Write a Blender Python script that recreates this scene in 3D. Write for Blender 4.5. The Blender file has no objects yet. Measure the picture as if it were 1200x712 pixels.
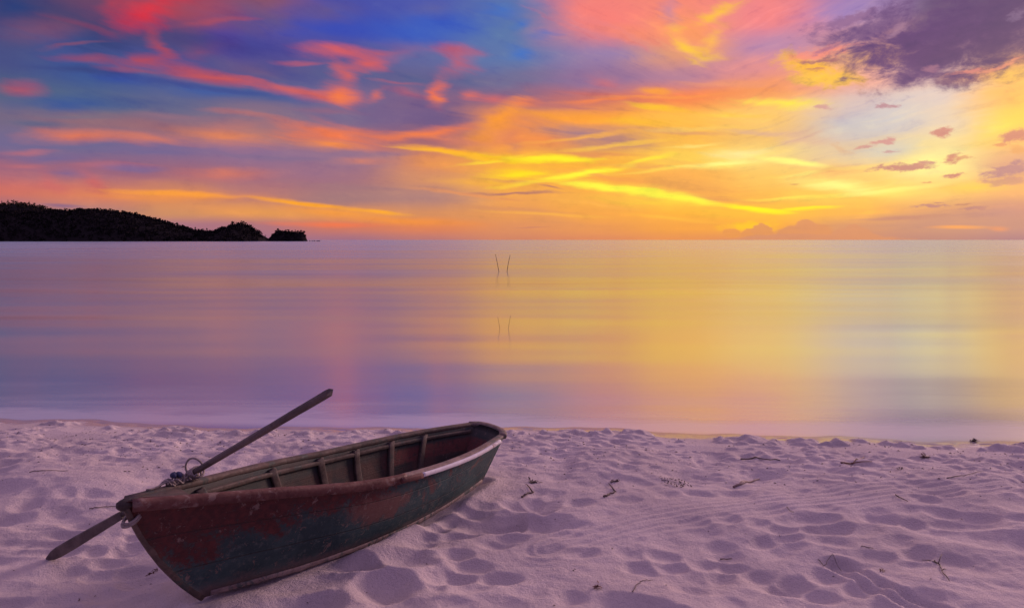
import bpy, math, random
import numpy as np
from mathutils import Vector, Matrix

S = bpy.context.scene
COL = S.collection
F = 780.0            # focal length in photo pixels (photo 1200 px wide)
H = 1.9              # eye height above the sand by the boat
WATER = -0.2
R = math.radians

# ------------------------------------------------------------------ camera
cam = bpy.data.objects.new('camera', bpy.data.cameras.new('camera'))
COL.objects.link(cam)
cam.location = (0, 0, H)
cam.rotation_euler = (R(90), 0, 0)
cam.data.sensor_width = 36
cam.data.lens = F / 1200 * 36
cam.data.shift_y = -75 / 1200
cam.data.clip_start = 0.05
cam.data.clip_end = 80000
S.camera = cam

S.view_settings.view_transform = 'Standard'
S.view_settings.look = 'None'
S.view_settings.exposure = 0.0
S.view_settings.gamma = 1.0
S.view_settings.use_curve_mapping = False
S.cycles.max_bounces = 5
S.cycles.diffuse_bounces = 3
S.cycles.glossy_bounces = 3
S.cycles.use_denoising = True
S.cycles.use_adaptive_sampling = True
S.cycles.caustics_reflective = False
S.cycles.caustics_refractive = False


def lin(c):
    return [((v / 255) / 12.92 if v / 255 <= 0.04045 else ((v / 255 + 0.055) / 1.055) ** 2.4) for v in c]


def azel(px, py):
    az = math.atan((px - 600) / F)
    el = math.atan((281 - py) / F * math.cos(az))
    return az, el


# ------------------------------------------------------------------ the sky
SUN_AZ = R(50)          # sun lamp moved right of the visible glow to rake the sand without glint
SUN_EL = R(12.0)
world = bpy.data.worlds.new('World')
S.world = world
world.use_nodes = True
wt = world.node_tree
wt.nodes.clear()
WN, WL = wt.nodes, wt.links


def wn(t, **kw):
    n = WN.new(t)
    for k, v in kw.items():
        setattr(n, k, v)
    return n


def wmath(op, a, b=None, c=None):
    n = wn('ShaderNodeMath', operation=op)
    for i, v in enumerate((a, b, c)):
        if v is None:
            continue
        if isinstance(v, (int, float)):
            n.inputs[i].default_value = v
        else:
            WL.new(v, n.inputs[i])
    return n.outputs[0]


def wvec(op, a, b):
    n = wn('ShaderNodeVectorMath', operation=op)
    for i, v in enumerate((a, b)):
        if isinstance(v, tuple):
            n.inputs[i].default_value = v
        else:
            WL.new(v, n.inputs[i])
    return n.outputs['Value'] if op in ('LENGTH', 'DOT_PRODUCT') else n.outputs[0]


def wmaprange(v, a, b, c=0.0, d=1.0, smooth=True):
    n = wn('ShaderNodeMapRange', interpolation_type='SMOOTHSTEP' if smooth else 'LINEAR')
    WL.new(v, n.inputs['Value'])
    for nm, x in (('From Min', a), ('From Max', b), ('To Min', c), ('To Max', d)):
        n.inputs[nm].default_value = x
    return n.outputs['Result']


def wmix(f, a, b):
    n = wn('ShaderNodeMix', data_type='RGBA')
    if isinstance(f, (int, float)):
        n.inputs[0].default_value = f
    else:
        WL.new(f, n.inputs[0])
    for i, v in ((6, a), (7, b)):
        if isinstance(v, (tuple, list)):
            n.inputs[i].default_value = (*v[:3], 1)
        else:
            WL.new(v, n.inputs[i])
    return n.outputs[2]


def wnoise(vec, scale, detail=4.0, rough=0.55, dist=0.0):
    n = wn('ShaderNodeTexNoise')
    WL.new(vec, n.inputs['Vector'])
    n.inputs['Scale'].default_value = scale
    n.inputs['Detail'].default_value = detail
    n.inputs['Roughness'].default_value = rough
    n.inputs['Distortion'].default_value = dist
    return n


tc = wn('ShaderNodeTexCoord')
sep = wn('ShaderNodeSeparateXYZ')
WL.new(tc.outputs['Generated'], sep.inputs[0])
dx, dy, dz = sep.outputs
az = wmath('ARCTAN2', dx, dy)
el = wmath('ARCSINE', wmath('MINIMUM', wmath('MAXIMUM', dz, -0.999), 0.999))
# heights and bearings in units where 1 = 1/780 rad
U0 = wmath('MULTIPLY', az, F)
V0 = wmath('MAXIMUM', wmath('MULTIPLY', el, F), 0.0)
comb = wn('ShaderNodeCombineXYZ')
WL.new(U0, comb.inputs[0])
WL.new(V0, comb.inputs[1])
P0 = comb.outputs[0]
# wind-drawn warp, gentler near the horizon
n1 = wnoise(wvec('MULTIPLY', P0, (1 / 150, 1 / 60, 0)), 1.0, 3.0, 0.5)
o1 = wvec('MULTIPLY', wvec('SUBTRACT', n1.outputs['Color'], (0.5, 0.5, 0.5)), (60, 20, 0))
n2 = wnoise(wvec('MULTIPLY', P0, (1 / 48, 1 / 11, 0)), 1.0, 4.0, 0.6)
o2 = wvec('MULTIPLY', wvec('SUBTRACT', n2.outputs['Color'], (0.5, 0.5, 0.5)), (20, 7, 0))
damp = wmaprange(V0, 0, 70, 0.12, 1.0)
off = wn('ShaderNodeVectorMath', operation='SCALE')
WL.new(wvec('ADD', o1, o2), off.inputs[0])
WL.new(damp, off.inputs['Scale'])
P1 = wvec('ADD', P0, off.outputs[0])
s1 = wn('ShaderNodeSeparateXYZ')
WL.new(P1, s1.inputs[0])
Uw, Vw = s1.outputs[0], s1.outputs[1]
# streaky and puffy fields used to erode the edges of clouds
fan = wmath('DIVIDE', Vw, wmath('MULTIPLY_ADD', wmath('ABSOLUTE', wmath('SUBTRACT', Uw, 255.0)), 1 / 420, 1.0))
cf = wn('ShaderNodeCombineXYZ')
WL.new(Uw, cf.inputs[0])
WL.new(fan, cf.inputs[1])
stn = wnoise(wvec('MULTIPLY', cf.outputs[0], (1 / 110, 1 / 7.0, 0)), 1.0, 5.0, 0.58, 0.2).outputs['Fac']
puf = wnoise(wvec('MULTIPLY', P0, (1 / 30, 1 / 17, 0)), 1.0, 8.0, 0.66, 0.3).outputs['Fac']
STREAK = wmath('SUBTRACT', stn, 0.5)
PUFF = wmath('SUBTRACT', puf, 0.5)
PUFF2 = wmath('SUBTRACT', wnoise(wvec('MULTIPLY', P0, (1 / 13, 1 / 6.5, 0)), 1.0, 5.0, 0.66, 0.2).outputs['Fac'], 0.5)

XS = list(range(0, 1201, 100))
ROWS = [
    (-260, [(36, 60, 140), (36, 62, 145), (40, 66, 150), (48, 72, 155), (70, 85, 165), (110, 105, 165), (200, 160, 150), (250, 195, 110), (255, 205, 100), (255, 205, 105), (245, 190, 125), (215, 170, 150), (180, 150, 165)]),  # this row and the next: invented gold and blue for the water's reflection
    (-90, [(34, 56, 128), (40, 58, 130), (58, 60, 130), (62, 68, 145), (70, 80, 165), (100, 98, 165), (180, 135, 150), (245, 175, 115), (252, 185, 105), (250, 180, 115), (215, 155, 140), (160, 115, 140), (120, 90, 130)]),
    (0, [(30, 55, 115), (80, 60, 110), (160, 55, 80), (140, 80, 100), (70, 75, 165), (75, 85, 170), (85, 110, 170), (240, 125, 120), (245, 135, 115), (240, 130, 130), (150, 115, 175), (85, 60, 110), (80, 60, 105)]),
    (30, [(40, 55, 110), (105, 65, 100), (155, 65, 88), (100, 75, 130), (58, 73, 172), (60, 90, 185), (88, 115, 168), (222, 125, 132), (250, 150, 100), (235, 130, 140), (165, 130, 180), (95, 70, 115), (80, 62, 105)]),
    (60, [(68, 62, 110), (58, 60, 108), (75, 65, 118), (68, 66, 150), (90, 78, 140), (95, 100, 155), (92, 115, 168), (150, 120, 162), (225, 150, 115), (190, 130, 165), (200, 140, 150), (100, 75, 115), (90, 75, 115)]),
    (85, [(72, 74, 125), (66, 78, 140), (70, 75, 140), (100, 80, 130), (85, 88, 140), (100, 92, 138), (112, 105, 145), (145, 108, 150), (182, 125, 148), (225, 140, 140), (235, 170, 120), (130, 95, 125), (150, 110, 130)]),
    (110, [(68, 75, 130), (55, 80, 145), (76, 90, 145), (65, 86, 145), (110, 95, 140), (125, 92, 130), (140, 95, 125), (205, 112, 100), (245, 130, 75), (245, 150, 90), (235, 165, 150), (215, 170, 170), (250, 180, 120)]),
    (135, [(78, 93, 128), (83, 100, 132), (100, 100, 135), (130, 105, 130), (115, 100, 138), (112, 88, 132), (228, 134, 78), (252, 160, 58), (255, 186, 70), (252, 198, 106), (215, 190, 185), (225, 200, 190), (255, 190, 100)]),
    (160, [(115, 100, 128), (140, 102, 118), (150, 102, 115), (165, 112, 118), (165, 105, 115), (160, 98, 112), (238, 142, 76), (200, 136, 104), (250, 182, 74), (242, 190, 108), (200, 190, 190), (230, 205, 180), (255, 205, 90)]),
    (185, [(112, 100, 142), (110, 100, 142), (122, 100, 142), (138, 105, 142), (148, 110, 138), (220, 136, 90), (246, 170, 58), (248, 174, 62), (252, 204, 82), (250, 212, 118), (225, 195, 160), (240, 215, 150), (250, 190, 110)]),
    (210, [(158, 98, 122), (152, 98, 124), (155, 100, 122), (162, 106, 124), (162, 110, 124), (210, 140, 104), (246, 170, 66), (248, 168, 68), (248, 168, 82), (250, 196, 96), (252, 206, 118), (250, 225, 140), (220, 160, 130)]),
    (232, [(205, 110, 100), (215, 125, 95), (215, 135, 90), (185, 120, 114), (162, 118, 122), (178, 128, 122), (238, 160, 84), (248, 174, 74), (246, 168, 80), (250, 184, 80), (250, 196, 90), (252, 200, 110), (240, 175, 110)]),
    (250, [(170, 110, 120), (180, 125, 120), (205, 140, 100), (225, 150, 85), (225, 145, 85), (212, 140, 96), (232, 153, 86), (245, 165, 75), (253, 178, 65), (253, 190, 65), (250, 180, 85), (225, 160, 110), (200, 140, 125)]),
    (266, [(165, 113, 132), (165, 113, 132), (168, 114, 130), (175, 115, 125), (205, 120, 100), (222, 130, 88), (222, 143, 96), (235, 153, 86), (245, 163, 72), (250, 172, 70), (215, 150, 110), (205, 150, 120), (190, 140, 130)]),
    (281, [(158, 108, 132), (158, 108, 132), (158, 109, 133), (160, 110, 133), (165, 112, 130), (188, 120, 116), (212, 134, 102), (224, 140, 96), (233, 148, 86), (228, 148, 96), (205, 140, 115), (188, 135, 125), (170, 125, 135)]),
]
ufac = wmaprange(Uw, -520, 520, 0, 1, smooth=False)


def rowV(py):
    return math.atan((281 - py) / F) * F * 0.965


def base_rows(v0, v1):
    """the broad colours of the sky between two heights: rows of colour along the bearing"""
    keep = [r for i, r in enumerate(ROWS)
            if rowV(ROWS[max(i - 1, 0)][0]) >= v0 - 26 and rowV(ROWS[min(i + 1, len(ROWS) - 1)][0]) <= v1 + 26]
    col, prev = None, None
    for py, cols in keep:
        r = wn('ShaderNodeValToRGB')
        cr = r.color_ramp
        cr.interpolation = 'EASE'
        WL.new(ufac, r.inputs[0])
        for i, (x, c) in enumerate(zip(XS, cols)):
            pos = (math.atan((x - 600) / F) * F + 520) / 1040
            e = cr.elements[i] if i < 2 else cr.elements.new(pos)
            e.position = pos
            e.color = (*lin(c), 1)
        V = rowV(py)
        col = r.outputs[0] if col is None else wmix(wmaprange(Vw, prev, V), col, r.outputs[0])
        prev = V
    return col


# strokes of cloud: x0 y0 x1 y1 half-width colour opacity edge kind ; photo bearings -> sky bearings
def stroke(base, x0, y0, x1, y1, w, c, op=0.9, edge=0.04, kind='s', k=None):
    a0, e0 = azel(x0, y0)
    a1, e1 = azel(x1, y1)
    ux0, vy0, ux1, vy1 = a0 * F, e0 * F, a1 * F, e1 * F
    if kind == 's' and w >= 5:
        edge, w = (-0.2, w * 1.15) if op >= .95 else (-0.45, w * 1.25)
    L = math.hypot(ux1 - ux0, vy1 - vy0) / 2 + w
    m = wn('ShaderNodeMapping', vector_type='TEXTURE')
    WL.new(P1 if kind == 's' else (PC if kind == 'p' else P0), m.inputs['Vector'])
    m.inputs['Location'].default_value = ((ux0 + ux1) / 2, (vy0 + vy1) / 2, 0)
    m.inputs['Rotation'].default_value = (0, 0, math.atan2(vy1 - vy0, ux1 - ux0) if L > w + 0.01 else 0)
    m.inputs['Scale'].default_value = (L, w, 1)
    ln = wvec('LENGTH', m.outputs[0], (0, 0, 0))
    if k is None:
        k = 1.6 if kind == 's' else 2.3
    d = wmath('MULTIPLY_ADD', STREAK if kind == 's' else (PUFF2 if w < 9 else PUFF), k, ln)
    al = wmaprange(d, edge, 1.22 if kind == 's' else 1.15, op, 0.0)
    return wmix(al, base, lin(c))


# the cumulus and the dark cloud keep a crisper, puffier warp
nc = wnoise(wvec('MULTIPLY', P0, (1 / 38, 1 / 24, 0)), 1.0, 6.0, 0.6)
PC = wvec('ADD', P0, wvec('MULTIPLY', wvec('SUBTRACT', nc.outputs['Color'], (0.5, 0.5, 0.5)), (34, 20, 0)))

STROKES = [
    # upper left: navy, violet and red
    (80, 52, 160, 56, 15, (42, 54, 108), .85), (0, 15, 30, 5, 16, (28, 58, 120), .8), (255, 42, 280, 48, 14, (84, 60, 152), .7),
    (10, 42, 90, 30, 13, (135, 75, 100), .65), (95, 12, 135, 22, 12, (120, 62, 100), .6),
    (142, 26, 205, 0, 17, (222, 42, 60), .98), (120, 10, 145, 2, 8, (190, 55, 75), .7), (205, 12, 270, 8, 16, (165, 72, 92), .7),
    (175, 40, 192, 64, 8, (192, 66, 70), .85), (150, 75, 190, 64, 7, (190, 66, 72), .85), (45, 70, 170, 74, 4.5, (150, 68, 100), .7),
    (200, 60, 260, 56, 8, (150, 68, 100), .6),
    (165, 72, 300, 96, 9, (186, 74, 88), .95), (280, 93, 410, 117, 8, (220, 96, 84), .95), (240, 84, 330, 100, 6, (205, 80, 82), .7),
    (0, 102, 42, 104, 7, (190, 80, 96), .85), (15, 94, 50, 95, 5, (165, 75, 110), .6),
    (108, 88, 168, 91, 6, (50, 74, 155), .85), (5, 118, 145, 119, 10, (46, 80, 152), .9), (190, 103, 300, 108, 6, (58, 88, 160), .85),
    (300, 106, 370, 118, 7, (58, 86, 150), .8),
    (320, 30, 470, 30, 16, (54, 72, 180), .75), (430, 28, 600, 24, 14, (52, 88, 190), .8), (560, 14, 605, 18, 9, (58, 110, 198), .7),
    (355, 12, 410, 12, 12, (105, 82, 130), .7), (310, 20, 345, 24, 9, (100, 82, 130), .55), (480, 10, 525, 12, 9, (105, 100, 150), .5),
    # the red and pink puffs
    (360, 57, 440, 62, 9, (212, 90, 98), .95), (400, 83, 462, 66, 11, (216, 90, 90), .95), (400, 80, 415, 95, 8, (225, 95, 80), .9),
    (392, 108, 420, 114, 15, (240, 105, 70), .95), (400, 112, 415, 116, 9, (252, 128, 62), .9),
    (450, 52, 510, 58, 7, (140, 95, 140), .6), (505, 58, 560, 60, 7, (195, 90, 110), .85), (518, 78, 555, 68, 11, (192, 92, 112), .9),
    (442, 113, 448, 108, 7, (236, 108, 76), .9), (460, 102, 500, 110, 8, (190, 92, 108), .7),
    (512, 100, 514, 115, 12, (244, 108, 70), .97), (512, 114, 516, 117, 7, (255, 130, 60), .9), (542, 110, 556, 112, 7, (230, 108, 90), .85),
    (465, 86, 500, 92, 7, (82, 92, 140), .8), (525, 88, 560, 92, 7, (88, 95, 142), .8), (440, 70, 490, 62, 5, (80, 100, 160), .6),
    (380, 135, 540, 140, 14, (120, 90, 135), .75), (470, 145, 545, 140, 10, (105, 82, 130), .8),
    (560, 115, 590, 118, 8, (225, 105, 95), .8), (560, 160, 612, 122, 15, (255, 155, 45), .97), (590, 122, 640, 118, 8, (250, 125, 70), .8),
    (585, 155, 610, 165, 10, (205, 115, 100), .6),
    # bands on the left
    (28, 157, 150, 160, 8, (236, 120, 76), .92), (130, 160, 235, 167, 7, (226, 122, 88), .85), (225, 158, 325, 168, 12, (240, 134, 76), .92), (240, 146, 290, 150, 7, (200, 115, 105), .6),
    (330, 152, 460, 164, 15, (248, 120, 66), .95), (345, 168, 420, 172, 7, (255, 145, 55), .8), (440, 162, 550, 151, 6, (255, 126, 55), .95),
    (0, 174, 85, 176, 3.5, (185, 105, 120), .7), (20, 184, 120, 184, 5, (98, 96, 150), .7), (0, 193, 60, 193, 4, (190, 105, 115), .6), (90, 194, 170, 196, 4.5, (190, 105, 118), .7),
    (55, 204, 70, 222, 9, (205, 100, 105), .75), (98, 204, 112, 220, 9, (208, 98, 100), .8), (0, 214, 110, 219, 7, (200, 102, 105), .7), (64, 200, 100, 203, 5, (118, 98, 148), .8), (115, 196, 180, 200, 4.5, (118, 100, 148), .75),
    (190, 208, 330, 204, 6.5, (220, 120, 96), .85), (390, 190, 440, 190, 5, (225, 130, 95), .8), (300, 200, 420, 208, 10, (150, 108, 140), .6), (410, 180, 480, 180, 5, (140, 112, 142), .7),
    (70, 226, 330, 231, 5, (246, 150, 66), .85), (120, 221, 300, 231, 3.2, (252, 158, 62), .95), (280, 230, 440, 245, 3.6, (255, 166, 44), .97), (400, 243, 495, 252, 3.0, (255, 172, 44), .92),
    (300, 240, 480, 254, 6, (252, 158, 60), .8), (380, 254, 580, 263, 6, (252, 150, 58), .85), (325, 262, 450, 264, 4.5, (246, 120, 76), .8), (180, 238, 330, 250, 8, (235, 150, 88), .6),
    (45, 238, 95, 240, 3, (128, 96, 135), .75),
    # middle golds
    (445, 168, 600, 186, 4.6, (255, 172, 36), .95), (470, 156, 560, 168, 5, (240, 130, 80), .7), (480, 190, 560, 196, 8, (248, 160, 70), .7), (540, 182, 640, 188, 6, (255, 205, 30), .95),
    (600, 186, 705, 184, 5, (255, 232, 22), .97), (570, 206, 650, 200, 12, (255, 215, 22), .95), (620, 214, 735, 194, 6, (255, 240, 42), .95), (720, 194, 785, 180, 3.5, (255, 226, 62), .9),
    (500, 212, 600, 222, 6, (252, 180, 60), .7), (640, 195, 690, 192, 5, (250, 178, 52), .75),
    (650, 213, 770, 226, 6.5, (255, 246, 62), .98), (740, 222, 850, 243, 6.5, (255, 242, 64), .98), (840, 242, 920, 249, 3.8, (255, 240, 30), .98), (900, 247, 985, 240, 2.8, (255, 226, 44), .9),
    (690, 228, 850, 246, 9, (255, 215, 60), .7), (720, 248, 850, 262, 3, (255, 190, 70), .6), (640, 244, 860, 268, 9, (246, 164, 78), .5),
    (760, 205, 870, 214, 11, (250, 182, 80), .6), (770, 218, 900, 226, 9, (240, 165, 85), .7), (600, 245, 690, 268, 12, (226, 150, 98), .5),
    (620, 147, 740, 164, 13, (165, 120, 132), .92), (690, 165, 750, 172, 8, (185, 128, 118), .7), (600, 160, 660, 168, 8, (250, 140, 66), .75), (600, 172, 615, 175, 6, (180, 110, 110), .6),
    (600, 132, 710, 138, 6, (255, 160, 32), .92), (690, 140, 800, 142, 5, (255, 188, 42), .88), (730, 122, 815, 127, 4.5, (255, 196, 40), .85), (740, 104, 795, 104, 4.5, (255, 160, 52), .85), (690, 90, 720, 96, 6, (232, 110, 92), .7),
    (650, 88, 760, 86, 7, (150, 108, 145), .7), (860, 116, 965, 124, 5, (255, 232, 76), .95), (820, 130, 900, 134, 4, (255, 200, 70), .7), (600, 20, 660, 16, 12, (130, 120, 155), .6), (600, 102, 690, 108, 8, (150, 98, 125), .6),
    (600, 33, 618, 32, 6, (60, 108, 195), .85), (628, 44, 655, 43, 5, (62, 110, 192), .85), (598, 64, 622, 64, 8, (55, 110, 200), .9), (660, 60, 770, 66, 9, (152, 124, 172), .7),
    # the bright bird-shaped wisp at the top
    (655, 12, 770, 30, 24, (250, 126, 116), .95), (700, 36, 790, 44, 10, (252, 140, 104), .8), (786, 0, 790, 22, 10, (192, 130, 160), .85),
    (800, 28, 845, 55, 18, (252, 152, 92), .9), (790, 40, 830, 66, 8, (255, 200, 60), .97), (820, 68, 850, 66, 6, (255, 200, 64), .9), (828, 58, 848, 34, 8, (255, 190, 66), .85), (820, 22, 872, 4, 8, (255, 196, 52), .95), (780, 36, 800, 30, 6, (255, 190, 70), .8),
    (880, 25, 930, 10, 16, (248, 128, 124), .8), (850, 48, 900, 46, 10, (205, 130, 160), .6), (950, 20, 1000, 5, 14, (148, 118, 185), .8), (880, 62, 930, 40, 12, (185, 135, 170), .7),
    # dark layers and dull gaps between the bright threads
    (20, 79, 150, 84, 4.5, (52, 62, 122), .75), (170, 90, 330, 112, 4, (60, 72, 142), .7), (205, 44, 330, 58, 9, (60, 52, 122), .6), (300, 70, 380, 96, 10, (60, 70, 142), .7), (100, 110, 250, 122, 6, (60, 76, 138), .6), (420, 100, 560, 132, 8, (98, 80, 132), .5), (0, 140, 90, 146, 4, (84, 96, 132), .6), (240, 182, 400, 190, 4, (128, 104, 140), .6), (330, 212, 480, 226, 4, (160, 116, 124), .6), (120, 178, 250, 184, 3.5, (110, 98, 146), .6),
    (600, 118, 720, 128, 3, (190, 108, 108), .7), (720, 148, 880, 157, 3.5, (218, 150, 108), .65), (640, 176, 740, 182, 3, (226, 140, 88), .7), (760, 229, 900, 239, 4, (232, 154, 88), .7), (840, 150, 960, 156, 4, (214, 166, 150), .6), (560, 212, 660, 218, 2.5, (226, 148, 88), .7), (700, 192, 800, 198, 2.5, (238, 164, 84), .7), (520, 240, 660, 248, 3, (214, 142, 98), .6), (660, 106, 760, 114, 3, (206, 104, 96), .6), (900, 216, 1000, 210, 2.5, (244, 186, 96), .6),
    # more fine wisps
    (40, 62, 130, 50, 3, (140, 76, 104), .6), (60, 20, 150, 46, 4, (130, 62, 98), .6), (200, 30, 300, 20, 4, (175, 74, 92), .6), (210, 84, 290, 88, 3, (200, 84, 86), .7), (110, 80, 200, 82, 2.6, (150, 78, 110), .6), (330, 70, 390, 74, 3, (190, 88, 108), .6), (430, 92, 500, 96, 3, (180, 92, 112), .6), (150, 130, 260, 138, 4, (150, 108, 125), .6), (240, 126, 330, 138, 4, (190, 112, 108), .6), (340, 128, 440, 132, 4, (150, 96, 122), .6), (30, 132, 140, 136, 4, (110, 106, 132), .6),
    (520, 196, 640, 178, 3, (255, 214, 50), .8), (560, 224, 700, 206, 3, (255, 210, 60), .75), (610, 170, 760, 150, 3, (252, 176, 70), .75), (640, 178, 800, 160, 3, (255, 196, 70), .75), (700, 205, 860, 190, 3, (255, 214, 84), .75), (760, 152, 900, 144, 3, (250, 200, 96), .7), (700, 112, 860, 108, 3, (250, 150, 74), .75), (640, 120, 760, 112, 3, (246, 132, 70), .75), (860, 236, 1010, 226, 2.6, (255, 236, 90), .8), (900, 206, 1030, 196, 3, (255, 236, 120), .75), (560, 246, 720, 254, 2.6, (252, 180, 76), .7), (480, 222, 620, 236, 2.6, (236, 150, 92), .7), (800, 92, 930, 100, 4, (240, 150, 110), .7), (980, 228, 1120, 214, 3, (255, 240, 130), .7), (640, 232, 760, 246, 2.4, (250, 176, 80), .7), (770, 174, 850, 166, 3, (255, 226, 120), .7), (660, 198, 760, 216, 3, (246, 160, 78), .7),
    # the brightest cores
    (655, 214, 772, 227, 4.6, (255, 248, 70), .97), (745, 223, 852, 243, 4.4, (255, 246, 70), .97), (842, 242, 925, 249, 3, (255, 242, 40), .97), (900, 247, 990, 239, 2.2, (255, 232, 50), .9), (600, 186, 705, 184, 3.4, (255, 238, 40), .95), (580, 208, 650, 201, 4.5, (255, 226, 30), .92), (625, 213, 735, 194, 3.4, (255, 244, 60), .95), (450, 170, 600, 187, 3, (255, 184, 44), .9), (800, 196, 900, 186, 3, (255, 248, 150), .9),
    # right side pale patches
    (1000, 150, 1090, 128, 16, (206, 202, 204), .8), (1010, 184, 1060, 170, 12, (204, 206, 200), .75), (1160, 120, 1200, 112, 20, (255, 186, 100), .7), (1150, 160, 1200, 140, 14, (255, 222, 84), .75), (900, 150, 990, 165, 10, (225, 180, 150), .7),
    (820, 180, 920, 178, 8, (255, 238, 156), .9), (790, 198, 900, 187, 5, (255, 246, 124), .92), (890, 182, 992, 197, 4.5, (255, 250, 130), .95), (925, 212, 1045, 224, 7, (255, 251, 140), .95), (1020, 225, 1080, 222, 8, (255, 248, 120), .6),
    (1050, 196, 1110, 190, 15, (255, 246, 156), .85), (960, 203, 1010, 199, 7, (228, 152, 104), .9), (900, 230, 1000, 232, 9, (255, 215, 90), .7), (920, 160, 985, 170, 6, (222, 172, 150), .6), (1100, 222, 1190, 218, 5, (255, 210, 80), .8),
    (895, 196, 940, 200, 5, (250, 205, 110), .7), (760, 190, 830, 194, 4, (250, 190, 85), .7),
    # lavender bank low on the right, thin dark streaks
    (1010, 262, 1220, 256, 16, (192, 138, 126), .85), (1130, 250, 1220, 244, 8, (188, 136, 132), .8), (990, 258, 1100, 252, 3, (196, 136, 118), .8), (1090, 266, 1155, 266, 2.4, (252, 166, 92), .85), (1160, 268, 1180, 268, 3, (240, 150, 100), .6),
    (538, 228, 668, 226.5, 1.9, (165, 105, 108), .92), (634, 219, 666, 223, 1.9, (175, 110, 100), .85), (600, 267, 640, 266, 1.4, (200, 126, 106), .7), (925, 215, 938, 215, 1.3, (215, 150, 95), .7),
]

PUFFS = [
    # fire under the dark cloud, then the cloud itself
    (915, 70, 1010, 92, 15, (255, 186, 58), .97, .3), (930, 66, 1000, 52, 8, (250, 140, 120), .8, .2), (930, 90, 1010, 94, 9, (255, 196, 66), .9, .3),
    (1100, 92, 1210, 74, 9, (255, 176, 104), .9, .3), (1160, 92, 1210, 86, 9, (255, 196, 90), .8, .3),
    (945, 38, 1035, 10, 8, (140, 95, 140), .8, .3), (990, 48, 1060, 14, 13, (128, 92, 138), .85, .3), (950, 60, 985, 52, 4, (165, 105, 140), .7, .3),
    (1005, 62, 1260, 2, 46, (92, 52, 116), .97, .15), (985, 73, 1120, 66, 18, (96, 56, 114), .97, .2), (1040, 88, 1150, 84, 19, (106, 66, 120), .95, .1), (1080, 62, 1250, 50, 34, (84, 50, 106), .9, 0.), (1120, 20, 1250, 0, 34, (78, 46, 106), .8, .0),
    (935, 72, 990, 68, 3.6, (165, 100, 110), .85, .3), (945, 82, 970, 82, 2, (195, 120, 100), .7, .3),
    (1042, 42, 1062, 26, 4, (165, 120, 152), .55, .2), (1085, 78, 1100, 82, 4, (175, 115, 140), .6, .2), (1125, 84, 1160, 78, 3, (235, 140, 125), .7, .2), (1150, 84, 1200, 72, 3, (240, 150, 120), .7, .2), (1180, 20, 1200, 12, 4, (140, 110, 150), .5, .2),
    # small clouds on the right
    (1022, 198, 1098, 191, 3.6, (192, 122, 124), .9, .35), (1070, 188, 1098, 188, 1.6, (190, 125, 130), .8, .3), (1104, 155, 1111, 155, 4.6, (205, 128, 122), .9, .4), (1022, 166, 1044, 163, 4, (208, 140, 142), .85, .3), (1006, 174, 1022, 170, 3, (214, 150, 140), .8, .3), (1036, 178, 1056, 176, 2, (200, 150, 150), .8, .3),
    (1114, 186, 1126, 184, 4.5, (200, 124, 116), .9, .35), (1128, 187, 1138, 186, 2.5, (210, 140, 110), .7, .3), (1100, 205.5, 1122, 204.5, 2.8, (196, 118, 118), .9, .4), (1074, 212, 1088, 211, 1.6, (215, 150, 110), .8, .3), (1180, 160, 1205, 156, 8, (205, 126, 118), .9, .4), (1165, 169, 1180, 169, 3, (225, 145, 105), .8, .3), (1190, 176, 1206, 178, 5, (230, 160, 100), .7, .3),
    (1155, 204, 1215, 197, 7, (178, 126, 136), .92, .4), (1150, 212, 1210, 214, 4, (200, 140, 130), .7, .3), (1075, 241, 1112, 240, 2.6, (186, 128, 126), .9, .35), (1095, 236, 1112, 236, 1.2, (190, 130, 120), .8, .3), (1118, 238, 1142, 238, 1.3, (190, 130, 110), .8, .3), (1125, 243.5, 1165, 243.5, 2.2, (184, 128, 126), .9, .35), (975, 172, 1000, 180, 4, (220, 160, 120), .3, .3), (955, 126, 978, 124, 3, (210, 150, 150), .8, .3), (1030, 125, 1046, 124, 2.5, (180, 110, 130), .7, .3),
    # cumulus heads standing on the horizon
    (850, 266, 905, 262, 9, (255, 206, 40), .7, .1),
]
HEADS = [(853, 273, 862, 273, 5, (232, 152, 84)), (876, 275, 886, 275, 7, (228, 150, 90)), (890, 271, 897, 272, 8.5, (226, 150, 94)), (925, 273, 965, 273, 10, (222, 148, 100)), (942, 266, 948, 266, 8, (222, 148, 102)), (985, 275, 1015, 276, 8, (216, 146, 108)), (998, 268, 1003, 268, 5, (216, 146, 108)), (850, 284, 1060, 284, 9, (216, 145, 108))]
ALL = [(s, {}) for s in STROKES] + [(s, {'kind': 'p'}) for s in PUFFS] + [(s, dict(op=.95, edge=.86, kind='q', k=.9)) for s in HEADS]

# above and behind: unseen sky, lavender picked to tint the sand, blue-violet away from the glow
ZEN_F, ZEN_B, LOW_B = lin((222, 182, 216)), lin((124, 106, 156)), lin((92, 72, 108))


def ambient():
    zen = wmix(wmaprange(dy, -0.6, 0.7), ZEN_B, ZEN_F)
    return wmix(wmaprange(V0, 0, 330), LOW_B, zen), zen


TILE_ID = [0]


def keep_order(vec, c):
    # a vanishing dependence on the colour so far: the shader is then evaluated layer by layer
    n = wn('ShaderNodeVectorMath', operation='MULTIPLY_ADD')
    WL.new(c, n.inputs[0])
    n.inputs[1].default_value = (1e-6, 1e-6, 1e-6)
    WL.new(vec, n.inputs[2])
    return n.outputs[0]


SHARED = dict(P0=P0, P1=P1, PC=PC, STREAK=STREAK, PUFF=PUFF, PUFF2=PUFF2, Uw=Uw, Vw=Vw, V0=V0, az=az, dy=dy, ufac=ufac)


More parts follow.
